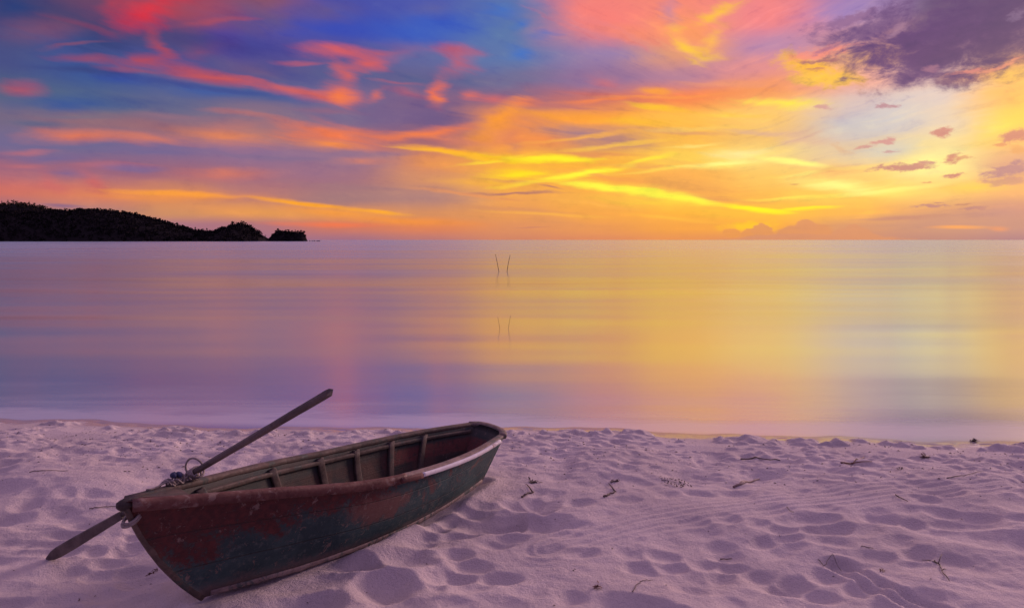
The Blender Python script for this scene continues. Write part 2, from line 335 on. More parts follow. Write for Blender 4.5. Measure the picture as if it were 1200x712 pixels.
def tile(u0, u1, v0, v1):
    """one piece of the sky, a node group with only the clouds that can reach into it"""
    global WN, WL, P0, P1, PC, ufac, Vw
    g_ = bpy.data.node_groups.new('sky_piece', 'ShaderNodeTree')
    for k in SHARED:
        g_.interface.new_socket(k, in_out='INPUT', socket_type='NodeSocketVector' if k in ('P0', 'P1', 'PC') else 'NodeSocketFloat')
    g_.interface.new_socket('Color', in_out='OUTPUT', socket_type='NodeSocketColor')
    keep = (WN, WL)
    WN, WL = g_.nodes, g_.links
    gi = wn('NodeGroupInput')
    for k in SHARED:
        globals()[k] = gi.outputs[k]
    # a hair's shift per piece keeps Cycles from merging the pieces' nodes back together
    TILE_ID[0] += 1
    e_ = TILE_ID[0] * 1e-4
    P0, P1, PC = (wvec('ADD', q, (e_, 0, 0)) for q in (P0, P1, PC))
    ufac = wmath('ADD', ufac, e_ * 1e-3)
    Vw = wmath('ADD', Vw, e_)
    col = base_rows(v0, v1)
    cnt = 0
    for s, kw in ALL:
        x0, y0, x1, y1, w = s[:5]
        (a0, e0), (a1, e1) = azel(x0, y0), azel(x1, y1)
        g = 1.3
        mu, mv = w * g + 48, w * g + 20
        du, dv = abs(a1 - a0) * F * .35, abs(e1 - e0) * F * .35
        if max(a0, a1) * F + mu + du < u0 or min(a0, a1) * F - mu - du > u1:
            continue
        if max(e0, e1) * F + mv + dv < v0 or min(e0, e1) * F - mv - dv > v1:
            continue
        if cnt % 8 == 0:
            P0, P1, PC = (keep_order(q, col) for q in (P0, P1, PC))
        cnt += 1
        col = stroke(col, *s, **kw)
    # fine cirrus: brighter threads and greyer gaps
    TEX = wmath('MULTIPLY_ADD', PUFF, 0.7, wmath('MULTIPLY', STREAK, 0.7))
    hi = wmath('MULTIPLY', wmaprange(TEX, 0.0, 0.24), wmaprange(V0, 4, 40, 0.14, 0.42))
    lo_ = wmath('MULTIPLY', wmaprange(TEX, 0.0, -0.24), wmaprange(V0, 4, 40, 0.14, 0.40))
    bright = wn('ShaderNodeMix', data_type='RGBA', blend_type='MULTIPLY')
    bright.inputs[0].default_value = 1.0
    WL.new(col, bright.inputs[6])
    bright.inputs[7].default_value = (1.28, 1.26, 1.02, 1)
    dull = wn('ShaderNodeMix', data_type='RGBA', blend_type='MULTIPLY')
    dull.inputs[0].default_value = 1.0
    WL.new(col, dull.inputs[6])
    dull.inputs[7].default_value = (0.62, 0.62, 0.92, 1)
    col = wmix(lo_, wmix(hi, col, bright.outputs[2]), dull.outputs[2])
    low, zen = ambient()
    if v1 > 250:
        col = wmix(wmaprange(V0, 430, 760), col, zen)
    if abs(u0) > 500 or abs(u1) > 500:
        col = wmix(wmaprange(wmath('ABSOLUTE', az), 0.75, 1.5), col, low)
    go = wn('NodeGroupOutput')
    WL.new(col, go.inputs[0])
    WN, WL = keep
    globals().update(SHARED)
    gn = wn('ShaderNodeGroup')
    gn.node_tree = g_
    for k, v in SHARED.items():
        WL.new(v, gn.inputs[k])
    b_ = wn('ShaderNodeBackground')
    WL.new(gn.outputs[0], b_.inputs[0])
    return b_.outputs[0]


def pick(cond, a, b):
    n = wn('ShaderNodeMixShader')
    WL.new(cond, n.inputs[0])
    WL.new(a, n.inputs[1])
    WL.new(b, n.inputs[2])
    return n.outputs[0]


def row(v0, v1):
    cuts = [-1000, -340, -215, -90, 30, 155, 280, 1000]

    def rec(i, j):
        if j - i == 1:
            return tile(cuts[i], cuts[j], v0, v1)
        k = (i + j) // 2
        return pick(wmath('GREATER_THAN', U0, cuts[k]), rec(i, k), rec(k, j))
    return rec(0, len(cuts) - 1)


detail = pick(wmath('GREATER_THAN', V0, 60.0), row(0, 60), pick(wmath('GREATER_THAN', V0, 150.0), row(60, 150), row(150, 900)))
amb = wn('ShaderNodeBackground')
WL.new(ambient()[0], amb.inputs[0])
outside = wmath('MAXIMUM', wmath('GREATER_THAN', V0, 760.0), wmath('GREATER_THAN', wmath('ABSOLUTE', az), 1.5))
detail = pick(outside, detail, amb.outputs[0])

sky = wn('ShaderNodeTexSky', sky_type='NISHITA')
sky.sun_disc = False
sky.sun_elevation = SUN_EL
sky.sun_rotation = SUN_AZ
sky.air_density = 1.5
sky.dust_density = 2.0
bg1 = wn('ShaderNodeBackground')
WL.new(sky.outputs[0], bg1.inputs[0])
bg1.inputs[1].default_value = 0.004
add = wn('ShaderNodeAddShader')
WL.new(bg1.outputs[0], add.inputs[0])
WL.new(detail, add.inputs[1])
wo = wn('ShaderNodeOutputWorld')
WL.new(add.outputs[0], wo.inputs[0])
world.cycles.sampling_method = 'MANUAL'
world.cycles.sample_map_resolution = 512

sun = bpy.data.objects.new('sun', bpy.data.lights.new('sun', 'SUN'))
COL.objects.link(sun)
sun.data.energy = 2.4
sun.data.angle = R(12)
sun.data.color = (1.0, 0.66, 0.64)
d = Vector((math.sin(SUN_AZ) * math.cos(SUN_EL), math.cos(SUN_AZ) * math.cos(SUN_EL), math.sin(SUN_EL)))
sun.rotation_euler = d.to_track_quat('Z', 'Y').to_euler()


# ------------------------------------------------------------------ helpers
class Mat:
    """small node-material builder"""
    def __init__(self, name):
        self.m = bpy.data.materials.new(name)
        self.m.use_nodes = True
        self.t = self.m.node_tree
        self.b = self.t.nodes['Principled BSDF']
        self.co = self.n('ShaderNodeTexCoord')
        self.obj = self.co.outputs['Object']

    def n(self, t, **kw):
        n = self.t.nodes.new(t)
        for k, v in kw.items():
            setattr(n, k, v)
        return n

    def put(self, sock, v):
        if hasattr(v, 'links'):
            self.t.links.new(v, sock)
        elif isinstance(v, (tuple, list)) and len(v) == 3 and sock.type == 'RGBA':
            sock.default_value = (*v, 1)
        else:
            sock.default_value = v

    def scale(self, vec, s):
        n = self.n('ShaderNodeVectorMath', operation='MULTIPLY')
        self.put(n.inputs[0], vec)
        n.inputs[1].default_value = s
        return n.outputs[0]

    def noise(self, vec, scale, detail=4, rough=.55, dist=0):
        n = self.n('ShaderNodeTexNoise')
        self.put(n.inputs['Vector'], vec)
        n.inputs['Scale'].default_value = scale
        n.inputs['Detail'].default_value = detail
        n.inputs['Roughness'].default_value = rough
        n.inputs['Distortion'].default_value = dist
        return n.outputs['Fac']

    def rng(self, v, a, b, c=0., d=1.):
        n = self.n('ShaderNodeMapRange', interpolation_type='SMOOTHSTEP')
        self.put(n.inputs['Value'], v)
        for nm, x in (('From Min', a), ('From Max', b), ('To Min', c), ('To Max', d)):
            self.put(n.inputs[nm], x)
        return n.outputs['Result']

    def math(self, op, a, b=0., c=0.):
        n = self.n('ShaderNodeMath', operation=op)
        self.put(n.inputs[0], a)
        self.put(n.inputs[1], b)
        self.put(n.inputs[2], c)
        return n.outputs[0]

    def mix(self, f, a, b):
        n = self.n('ShaderNodeMix', data_type='RGBA')
        self.put(n.inputs[0], f)
        self.put(n.inputs[6], a)
        self.put(n.inputs[7], b)
        return n.outputs[2]

    def sep(self, v):
        n = self.n('ShaderNodeSeparateXYZ')
        self.put(n.inputs[0], v)
        return n.outputs

    def bump(self, h, strength=.5, dist=.01, normal=None):
        n = self.n('ShaderNodeBump')
        self.put(n.inputs['Height'], h)
        n.inputs['Strength'].default_value = strength
        n.inputs['Distance'].default_value = dist
        if normal is not None:
            self.put(n.inputs['Normal'], normal)
        return n.outputs[0]

    def out(self, color=None, rough=None, normal=None, **kw):
        if color is not None:
            self.put(self.b.inputs['Base Color'], color)
        if rough is not None:
            self.put(self.b.inputs['Roughness'], rough)
        if normal is not None:
            self.put(self.b.inputs['Normal'], normal)
        for k, v in kw.items():
            self.put(self.b.inputs[k.replace('_', ' ')], v)
        return self.m


def mesh_obj(name, verts, faces, mat=None, parent=None, smooth=True, origin=None, mats=None, fmat=None, uv=None):
    o = Vector(origin) if origin is not None else Vector((0, 0, 0))
    me = bpy.data.meshes.new(name)
    me.from_pydata([tuple(Vector(v) - o) for v in verts], [], [tuple(f) for f in faces])
    for m in (mats or ([mat] if mat else [])):
        me.materials.append(m)
    if fmat:
        me.polygons.foreach_set('material_index', fmat)
    if uv is not None:
        l = me.uv_layers.new(name='UVMap')
        for lp in me.loops:
            l.data[lp.index].uv = uv[lp.vertex_index]
    me.polygons.foreach_set('use_smooth', [smooth] * len(me.polygons))
    me.update()
    ob = bpy.data.objects.new(name, me)
    COL.objects.link(ob)
    if parent is not None:
        ob.parent = parent
    elif origin is not None:
        ob.location = o
    return ob


def tag(o, label=None, cat=None, group=None, kind=None):
    for k, v in (('label', label), ('category', cat), ('group', group), ('kind', kind)):
        if v:
            o[k] = v
    return o


def empty(name, loc):
    o = bpy.data.objects.new(name, None)
    o.empty_display_size = .2
    COL.objects.link(o)
    o.location = loc
    return o


# smooth value noise for geometry
class VN:
    def __init__(self, seed, n=256):
        self.g = np.random.RandomState(seed).rand(n, n)
        self.n = n

    def __call__(self, x, y):
        xi = np.floor(x).astype(int)
        yi = np.floor(y).astype(int)
        fx, fy = x - xi, y - yi
        fx = fx * fx * fx * (fx * (fx * 6 - 15) + 10)
        fy = fy * fy * fy * (fy * (fy * 6 - 15) + 10)
        g, n = self.g, self.n
        a, b = g[xi % n, yi % n], g[(xi + 1) % n, yi % n]
        c, e = g[xi % n, (yi + 1) % n], g[(xi + 1) % n, (yi + 1) % n]
        return (a + (b - a) * fx) * (1 - fy) + (c + (e - c) * fx) * fy - .5


def worley2(x, y, seed):
    """smooth squared distance to scattered centres: bowls meeting at crests"""
    rs = np.random.RandomState(seed)
    n = 128
    jx, jy, dep = rs.rand(n, n), rs.rand(n, n), .35 + .65 * rs.rand(n, n)
    dep[rs.rand(n, n) < .48] = 0.0
    xi, yi = np.floor(x).astype(int), np.floor(y).astype(int)
    acc = np.zeros_like(x)
    for i in (-1, 0, 1):
        for j in (-1, 0, 1):
            cx, cy = xi + i, yi + j
            a, b = cx % n, cy % n
            dd = (x - cx - .15 - .7 * jx[a, b]) ** 2 + (y - cy - .15 - .7 * jy[a, b]) ** 2
            acc = np.maximum(acc, dep[a, b] * np.clip(1 - dd / .40, 0, 1) ** 1.25)
    return acc          # 1 at a hollow's bottom, 0 on the crests


# ------------------------------------------------------------------ boat lines (fitted world curves)
BP = dict(ox=-.344, oy=5.308, psi=.630, phi=.121, th=-.008, L=2.209, ro=.414, rs=.211)
BB = [.158, .271, .299, .255, .143, .022]
BZ = [.360, .400, .465, .585, .701]
BC = [.121, .201, .209, .146, .014]


def cat(v, t):
    v = np.asarray(v, float)
    i = np.clip((t * (len(v) - 1)).astype(int), 0, len(v) - 2)
    u = t * (len(v) - 1) - i
    q = np.r_[2 * v[0] - v[1], v, 2 * v[-1] - v[-2]]
    a, b, c, e = q[i], q[i + 1], q[i + 2], q[i + 3]
    return .5 * (2 * b + (c - a) * u + (2 * a - 5 * b + 4 * c - e) * u * u + (3 * b - a - 3 * c + e) * u ** 3)


def bw(s, n, z):
    """boat frame (forward, towards the camera side, up) -> world"""
    p = BP
    s, n, z = np.broadcast_arrays(np.asarray(s, float), np.asarray(n, float), np.asarray(z, float))
    n2 = n * math.cos(p['phi']) + z * math.sin(p['phi'])
    z2 = -n * math.sin(p['phi']) + z * math.cos(p['phi'])
    s2 = s * math.cos(p['th']) - z2 * math.sin(p['th'])
    z3 = s * math.sin(p['th']) + z2 * math.cos(p['th'])
    return np.stack([p['ox'] - s2 * math.sin(p['psi']) + n2 * math.cos(p['psi']),
                     p['oy'] - s2 * math.cos(p['psi']) - n2 * math.sin(p['psi']), z3], -1)


def hull_local(t, k, side, inset=0.0):
    """local (s, n, z) of the hull side at t (0 stern..1 bow), k (0 chine..1 gunwale)"""
    t = np.asarray(t, float)
    gs = -BP['rs'] + t * (BP['L'] + BP['ro'] + BP['rs'])
    cs = t * BP['L']
    b, z, c = cat(BB, t), cat(BZ, t), cat(BC, t)
    zc = .034 * t ** 3
    bul = 4 * k * (1 - k)
    s = cs + (gs - cs) * k + bul * (.03 * t ** 8)
    n = c + (b - c) * k + bul * .022 * np.sin(np.pi * np.clip(t * 1.05, 0, 1)) ** .7
    zz = zc + (z - zc) * k - bul * .03 * t ** 8
    n = np.maximum(n - inset, .004)
    s = s - inset * np.clip((t - .9) / .1, 0, 1) * 2 + inset * np.clip((.06 - t) / .06, 0, 1) * .6
    return s, n * side, zz


def hullp(t, k, side, inset=0.0, dz=0.0):
    s, n, z = hull_local(t, k, side, inset)
    return bw(s, n, z + dz)


def proj(p):
    p = np.atleast_2d(p)
    return np.stack([600 + F * p[:, 0] / p[:, 1], 281 - F * (p[:, 2] - H) / p[:, 1]], -1)


# ------------------------------------------------------------------ sand
def shore(x):
    return 7.38 - .066 * x + .10 * np.sin(x * .9 + 1.0) + .05 * np.sin(x * 2.3) + .03 * np.sin(x * 5.1 + 2) + .015 * np.sin(x * 11.3)


v1, v2, v3, v4, v5, v6 = (VN(s) for s in (3, 8, 15, 21, 33, 47))
keel_t = np.linspace(0, 1, 40)
keel_n = hullp(keel_t, 0., 1)
keel_f = hullp(keel_t, 0., -1)


def seg_dist(x, y, pts):
    best = np.full(x.shape, 1e9)
    for a, b in zip(pts[:-1], pts[1:]):
        ab = (b - a)[:2]
        tt = np.clip(((x - a[0]) * ab[0] + (y - a[1]) * ab[1]) / (ab @ ab + 1e-9), 0, 1)
        best = np.minimum(best, np.hypot(x - a[0] - tt * ab[0], y - a[1] - tt * ab[1]))
    return best


def gpt(px, py, z=0.0):
    y = (H - z) * F / (py - 281)
    return np.array([(px - 600) / F * y, y, z])


TRACK = [gpt(*q) for q in ((985, 655), (1040, 688), (1090, 712), (1140, 740))]
DRAG = [gpt(*q) for q in ((640, 640), (760, 612), (900, 590), (1040, 575), (1180, 566))]


def sand_height(x, y):
    # broad lie of the beach: flat by the boat, then down to the water
    sh = shore(x)
    q = sh - y
    base = np.where(q > 0, WATER + .2 * (1 - np.exp(-(np.maximum(q, 0) / 1.15) ** 1.55)) * 1.06, WATER + q * .12)
    base = np.minimum(base, .012)
    q2 = np.clip(q, 0, 5)
    rough = np.clip((q2 - .06) / .45, 0, 1)
    # warp
    wx = x + .16 * v1(x * 2.2, y * 2.2) + .3 * v2(x * .8, y * .8)
    wy = y + .16 * v2(x * 2.2 + 40, y * 2.2) + .3 * v1(x * .8 + 9, y * .8)
    dunes = .085 * v3(wx * 1.1, wy * 1.5) + .03 * v4(wx * 2.5, wy * 3.2)
    bowl = worley2(wx * 2.15 + 7, wy * 3.2 + 3, 5)
    bowl2 = worley2(wx * 4.6 + 31, wy * 6.6 + 17, 9)
    m1 = np.clip(.5 + 2.3 * v5(x * .9, y * .9), .04, 1)
    m2 = np.clip(.45 + 2.2 * v6(x * 1.3 + 5, y * 1.3), 0, 1)
    near = np.clip((q2 - .9) / 1.2, .18, 1)
    h = base + rough * (dunes * (.35 + .65 * near) - near * (.098 * bowl * m1 + .046 * bowl2 * m2))
    # trampled crumbly band by the water
    far = np.clip(1 - (q2 - .35) / 2.0, 0, 1) * rough
    cr = worley2(wx * 4.5 + 3, wy * 7.5, 12)
    h += far * (.060 * v4(x * 7, y * 10) + .036 * v5(x * 15, y * 22) - .045 * cr * np.clip(.4 + 1.8 * v6(x * 1.7, y * 2.4), 0, 1))
    h += rough * np.clip(.035 * np.exp(-((q - .36) / .2) ** 2) * (1 + 3 * v4(x * 3.6, y * 1.2) + 3 * v3(x * 9, y * 7)), -.02, .08)
    # grain-scale unevenness
    h += rough * (.008 * v1(x * 12, y * 14) + .0045 * v2(x * 31, y * 31))
    # tracks and drag marks
    dt = seg_dist(x, y, TRACK)
    h += -.022 * np.exp(-((dt - .045) / .018) ** 2) + .014 * np.exp(-(dt / .02) ** 2) + .012 * np.exp(-((dt - .085) / .03) ** 2)
    dd = seg_dist(x, y, DRAG)
    h = h * (1 - .6 * np.exp(-(dd / .16) ** 2)) + .004 * np.exp(-(dd / .2) ** 2) * np.sin(dd * 95)
    # sand lies level against the boat, banked a little and scoured in places
    db = np.minimum(seg_dist(x, y, keel_n), seg_dist(x, y, keel_f))
    wgt = np.exp(-(db / .14) ** 2)
    h = h * (1 - .75 * wgt) + wgt * .75 * (-.008 + .03 * v5(x * 3.1, y * 3.1))
    h += (.030 * np.exp(-((db - .13) / .055) ** 2) * np.clip(.6 + 2 * v4(x * 4.2, y * 4.2), 0, 1.4) - .018 * np.exp(-(db / .05) ** 2))
    # nothing above the wash dips to the water
    h = np.where(q > .15, np.maximum(h, WATER + .012 + .08 * np.clip((q - .15) / .6, 0, 1)), h)
    return h


def axis(lo, hi, step, far, grow=1.25):
    a = list(np.arange(lo, hi, step))
    s, p = step, a[0]
    left = []
    while p > -far:
        s *= grow
        p -= s
        left.append(p)
    s, p = step, a[-1]
    right = []
    while p < far:
        s *= grow
        p += s
        right.append(p)
    return np.array(left[::-1] + a + right)


xs = axis(-6.8, 6.8, .0155, 400)
ys_all = axis(2.6, 8.2, .0125, 400)
ys = np.concatenate([ys_all[ys_all < 8.3], np.array([8.5, 9, 10, 12, 16, 25])])
GX, GY = np.meshgrid(xs, ys, indexing='xy')
GZ = sand_height(GX, GY)
nx, ny = len(xs), len(ys)
me = bpy.data.meshes.new('sand_beach')
me.vertices.add(nx * ny)
me.vertices.foreach_set('co', np.stack([GX, GY, GZ], -1).ravel().astype(np.float32))
ii = np.arange(ny - 1)[:, None] * nx + np.arange(nx - 1)[None]
quads = np.stack([ii, ii + 1, ii + nx + 1, ii + nx], -1).reshape(-1, 4).astype(np.int32)
me.loops.add(quads.size)
me.loops.foreach_set('vertex_index', quads.ravel())
me.polygons.add(len(quads))
me.polygons.foreach_set('loop_start', np.arange(0, quads.size, 4, dtype=np.int32))
me.polygons.foreach_set('loop_total', np.full(len(quads), 4, np.int32))
me.polygons.foreach_set('use_smooth', np.ones(len(quads), bool))
me.update(calc_edges=True)
sand = bpy.data.objects.new('sand_beach', me)
COL.objects.link(sand)
tag(sand, 'pale dusk lit beach sand trampled into soft hollows', kind='structure')

m = Mat('sand')
_, _, oz = m.sep(m.obj)
big = m.noise(m.obj, 1.3, 4)
fine = m.noise(m.obj, 160, 3, .7)
grit = m.noise(m.obj, 420, 2, .7)
c = m.mix(m.rng(big, .3, .7), (.56, .475, .475), (.66, .565, .565))
c = m.mix(m.rng(grit, .52, .70), c, (.34, .27, .29))
c = m.mix(m.rng(grit, .42, .25), c, (.72, .60, .62))
spk = m.noise(m.obj, 95, 2, .6)
c = m.mix(m.rng(spk, .70, .76, 0, .75), c, (.10, .07, .07))
wetn = m.math('ADD', oz, m.math('MULTIPLY_ADD', m.noise(m.scale(m.obj, (1.6, 2.4, 1)), 1., 5, .6), .11, -.03))
wet = m.rng(wetn, WATER + .085, WATER + .035)
c = m.mix(wet, c, (.38, .31, .32))
rough = m.rng(wet, 0, 1, .95, .16)
m_b = .9
hgt = m.math('MULTIPLY_ADD', fine, .7, m.math('MULTIPLY', m.noise(m.obj, 48, 4, .6), 1.2))
hgt = m.math('MULTIPLY', hgt, m.rng(wet, 0, 1, 1., .06))
me.materials.append(m.out(c, rough, m.bump(hgt, m_b, .010), Specular_IOR_Level=m.rng(wet, 0, 1, .2, .6)))


def ground(x, y):
    return float(sand_height(np.array([float(x)]), np.array([float(y)]))[0])


def on_sand(px, py):
    z = 0.0
    for _ in range(6):
        p = gpt(px, py, z)
        z = ground(p[0], p[1])
    return Vector((p[0], p[1], z))


# ------------------------------------------------------------------ sea
wx_ = [-60000, -8000, -1000, -200, -40, 40, 200, 1000, 8000, 60000]
wy_ = [6.2, 7, 8, 9, 11, 14, 20, 40, 100, 300, 1000, 4000, 15000, 60000]
vs = [(x, y, WATER) for y in wy_ for x in wx_]
fs = [(j * 10 + i, j * 10 + i + 1, (j + 1) * 10 + i + 1, (j + 1) * 10 + i) for j in range(len(wy_) - 1) for i in range(9)]
sea = mesh_obj('sea_water', vs, fs)
tag(sea, 'still silky sea mirroring the sunset sky', kind='structure')
m = Mat('sea')
ox, oy, _ = m.sep(m.obj)
w1 = m.noise(m.scale(m.obj, (.30, 1.1, 1)), 1.0, 4, .5)
w2 = m.noise(m.scale(m.obj, (.035, .16, 1)), 1.0, 2, .5)
w4 = m.noise(m.scale(m.obj, (.006, .03, 1)), 1.0, 3, .5)
w3 = m.noise(m.scale(m.obj, (.010, .045, 1)), 1.0, 4, .6)
rgh = m.math('ADD', m.math('MULTIPLY', m.rng(w2, .3, .7), .05), m.math('MULTIPLY_ADD', m.rng(w3, .3, .7), .06, .15))
rgh = m.math('ADD', rgh, m.math('MULTIPLY', m.rng(m.math('LOGARITHM', oy, 10.0), 1.5, 2.4), .07))
shl = m.math('SUBTRACT', oy, m.math('MULTIPLY_ADD', ox, -.066, 7.38))      # metres out from the edge
veil = m.math('MULTIPLY', m.rng(shl, 3.6, .2), m.rng(m.noise(m.scale(m.obj, (.25, 1.6, 1)), 1., 4), .3, .7, .3, 1.))
lap = m.math('MULTIPLY', m.rng(m.math('ADD', shl, m.math('MULTIPLY_ADD', m.noise(m.scale(m.obj, (.8, 2.5, 1)), 1., 5, .65), 1.1, -.55)), 1.15, .2), m.rng(shl, -.4, .12))
nrm = m.bump(w1, .05, .05, m.bump(w2, .30, .45, m.bump(w4, .20, 2.0)))
gl = m.n('ShaderNodeBsdfAnisotropic')
gl.distribution = 'GGX'
m.put(gl.inputs['Color'], (.90, 1.0, .96))
m.put(gl.inputs['Roughness'], rgh)
m.put(gl.inputs['Normal'], nrm)
m.put(m.b.inputs['Base Color'], m.mix(m.math('MAXIMUM', veil, lap), (.04, .095, .36), (.72, .68, .74)))
m.put(m.b.inputs['Roughness'], .35)
m.put(m.b.inputs['Normal'], nrm)
mx = m.n('ShaderNodeMixShader')
m.put(mx.inputs[0], m.math('MAXIMUM', m.math('MULTIPLY_ADD', veil, .34, .07), m.math('MULTIPLY', lap, .62)))
m.put(mx.inputs[1], gl.outputs[0])
m.put(mx.inputs[2], m.b.outputs[0])
m.put(m.t.nodes['Material Output'].inputs[0], mx.outputs[0])
sea.data.materials.append(m.m)

# ------------------------------------------------------------------ headland and islet
m = Mat('dark_hillside')
HILL = m.out(m.mix(m.noise(m.obj, .08, 4), (.019, .016, .019), (.023, .020, .022)), 1.0, Specular_IOR_Level=0.)
m = Mat('forest_leaves')
LEAF = m.out(m.mix(m.noise(m.obj, .3, 3), (.019, .016, .019), (.023, .020, .022)), 1.0, Specular_IOR_Level=0.)
m = Mat('far_leaves')
LEAF_FAR = m.out(m.mix(m.noise(m.obj, .3, 3), (.020, .016, .012), (.032, .026, .02)), .95, Specular_IOR_Level=.05)
m = Mat('tree_bark')
BARK = m.out(m.mix(m.noise(m.obj, 3, 3), (.035, .028, .022), (.07, .055, .045)), .9)

HEAD = [(-420, 232), (-250, 238), (-120, 243), (0, 249), (30, 249), (50, 250), (70, 248), (82, 249), (95, 247), (120, 248), (150, 251), (180, 258), (210, 266), (225, 271), (240, 273), (252, 273), (262, 270), (272, 266), (284, 264), (292, 267), (300, 272), (307, 278), (311, 283), (316, 286)]
REAR = [(-420, 224), (-200, 229), (0, 240), (20, 239), (40, 241), (60, 246), (80, 251), (100, 258), (130, 268), (160, 285)]
ISLE = [(308, 285), (312, 282.5), (317, 278.5), (322, 273.5), (326, 270.5), (330, 271.5), (340, 272.2), (350, 272.5), (355, 273.5), (358, 277.5), (359.5, 285)]


def ridge(prof, D):
    px = np.array([p[0] for p in prof], float)
    hh = (281 - np.array([p[1] for p in prof], float)) / F * D + H
    return (px - 600) / F * D, np.maximum(hh, WATER - 2)


def hill(name, prof, D, depth, label, nxs=180, nys=16, seed=1):
    hx, hz = ridge(prof, D)
    X = np.linspace(hx[0], hx[-1], nxs)
    Z = np.interp(X, hx, hz)
    N = VN(seed)
    vs, fs = [], []
    for j in range(nys):
        u = -1 + 2 * j / (nys - 1)
        for i in range(nxs):
            f = max(0.0, 1 - abs(u) ** 1.8)
            z = (Z[i] - WATER) * f + WATER - 1.5 * (1 - f)
            z += 2.0 * float(N(np.array([X[i] * .03]), np.array([u * 3 + 9.]))[0]) * f * min(1, (Z[i] - WATER) / 20)
            k = (D + u * depth) / D
            vs.append((X[i] * (1 + (k - 1) * .5), D + u * depth, z))
    for j in range(nys - 1):
        for i in range(nxs - 1):
            a = j * nxs + i
            fs.append((a, a + 1, a + nxs + 1, a + nxs))
    o = mesh_obj(name, vs, fs, HILL)
    tag(o, label, kind='structure')
    return X, Z


D1, D2, D3 = 1000., 1300., 960.
hill('headland', HEAD, D1, 120, 'dark wooded headland running down to the sea', seed=2)
hill('headland_ridge', REAR, D2, 120, 'higher brownish ridge behind the wooded headland', seed=4, nxs=90)
hill('islet', ISLE, D3, 22, 'small dark rocky islet off the point', seed=6, nxs=60)
rng = random.Random(5)


def leaf_ball(vs, fs, c, r, n, rg, flat=.8, sz=.35):
    """a clump of n leaf-spray faces scattered through a ball"""
    for _ in range(n):
        while True:
            p = Vector((rg.uniform(-1, 1), rg.uniform(-1, 1), rg.uniform(-1, 1)))
            if .25 < p.length < 1:
                break
        q = Vector((c[0] + p.x * r, c[1] + p.y * r, c[2] + p.z * r * flat))
        u = Vector((rg.gauss(0, 1), rg.gauss(0, 1), rg.gauss(0, 1))).normalized()
        v = u.cross(Vector((rg.gauss(0, 1), rg.gauss(0, 1), rg.gauss(0, 1)))).normalized()
        s = r * sz * rg.uniform(.6, 1.3)
        b = len(vs)
        vs += [q - u * s - v * s * .3, q + v * s * .6, q + u * s + v * s * .1, q - v * s * .7]
        fs.append((b, b + 1, b + 2, b + 3))


def forest(name, prof, D, depth, n, label, mat, rmin, rmax, seed):
    rg = random.Random(seed)
    hx, hz = ridge(prof, D)
    vs, fs = [], []
    lo = max(hx[0], -700 * D / F)
    for _ in range(n):
        x = rg.uniform(lo, hx[-1])
        u = -abs(rg.random() ** 1.6) if rg.random() < .8 else rg.uniform(0, .3)
        Z = float(np.interp(x, hx, hz)) - WATER
        if Z < 2.2:
            continue
        z = Z * (1 - abs(u) ** 1.8)
        if z < 1.0:
            continue
        r = rg.uniform(rmin, rmax) * min(1, .35 + Z / 16)
        leaf_ball(vs, fs, (x * (1 + (u * depth / D) * .5), D + u * depth, z + WATER + r * .35), r, 16, rg)
    o = mesh_obj(name, vs, fs, mat, smooth=False)
    tag(o, label, 'forest', kind='stuff')


forest('headland_forest', HEAD, D1, 120, 2600, 'dark unbroken forest covering the long headland', LEAF, 2.2, 4.4, 11)
forest('ridge_forest', REAR, D2, 120, 700, 'browner forest on the higher ridge behind', LEAF_FAR, 3.0, 5.0, 12)
forest('islet_scrub', ISLE, D3, 22, 420, 'dark scrub covering the small islet', LEAF, 1.1, 2.0, 13)


def make_tree(seed, h, spread, lobes, tall):
    rg = random.Random(seed)
    root = empty('tree', (0, 0, 0))
    vs, fs = [], []
    bars = [(Vector((0, 0, -1)), Vector((rg.uniform(-.3, .3), 0, h * .75)), .35, .15)]
    cv, cf = [], []
    for i in range(lobes):
        a = rg.uniform(0, 6.28)
        zz = h * (rg.uniform(.35, .95) if tall else rg.uniform(.5, .9))
        rr = spread * rg.uniform(.15, .7) * (1.15 - zz / h * (.9 if tall else .5))
        c = Vector((rr * math.cos(a), rr * math.sin(a), zz))
        bars.append((Vector((0, 0, zz * .7)), c, .14, .05))
        leaf_ball(cv, cf, c, spread * rg.uniform(.28, .45), 26, rg, .8)
    if tall:
        leaf_ball(cv, cf, Vector((0, 0, h * .97)), spread * .34, 22, rg, .9)
    for a, b, r0, r1 in bars:
        ax = (b - a).normalized()
        u = ax.cross(Vector((.3, .9, .1))).normalized()
        v = ax.cross(u)
        k = len(vs)
        for q, r in ((a, r0), (b, r1)):
            for j in range(6):
                t = j / 6 * 6.2832
                vs.append(q + (u * math.cos(t) + v * math.sin(t)) * r)
        fs += [(k + j, k + (j + 1) % 6, k + 6 + (j + 1) % 6, k + 6 + j) for j in range(6)]
    mesh_obj('trunk', vs, fs, BARK, root)
    mesh_obj('crown', cv, cf, LEAF, root, smooth=False)
    return root


def copy_tree(o):
    c = o.copy()
    COL.objects.link(c)
    for ch in o.children:
        d = ch.copy()
        COL.objects.link(d)
        d.parent = c
    return c


protos = [make_tree(31, 6, 3.0, 8, False), make_tree(32, 7.5, 2.4, 9, True), make_tree(33, 5, 2.6, 7, False), make_tree(34, 6.5, 2.0, 8, True)]
used = set()


def place_tree(k, prof, D, px, sc, label, group, lift=0.0):
    hx, hz = ridge(prof, D)
    x = (px - 600) / F * D
    z = max(float(np.interp(x, hx, hz)), WATER + .3) - .8 + lift
    o = protos[k] if k not in used else copy_tree(protos[k])
    used.add(k)
    o.location = (x, D, z)
    o.scale = (sc, sc, sc * rng.uniform(.9, 1.15))
    o.rotation_euler = (0, 0, rng.uniform(0, 6.28))
    tag(o, label, 'tree', group)
    return o


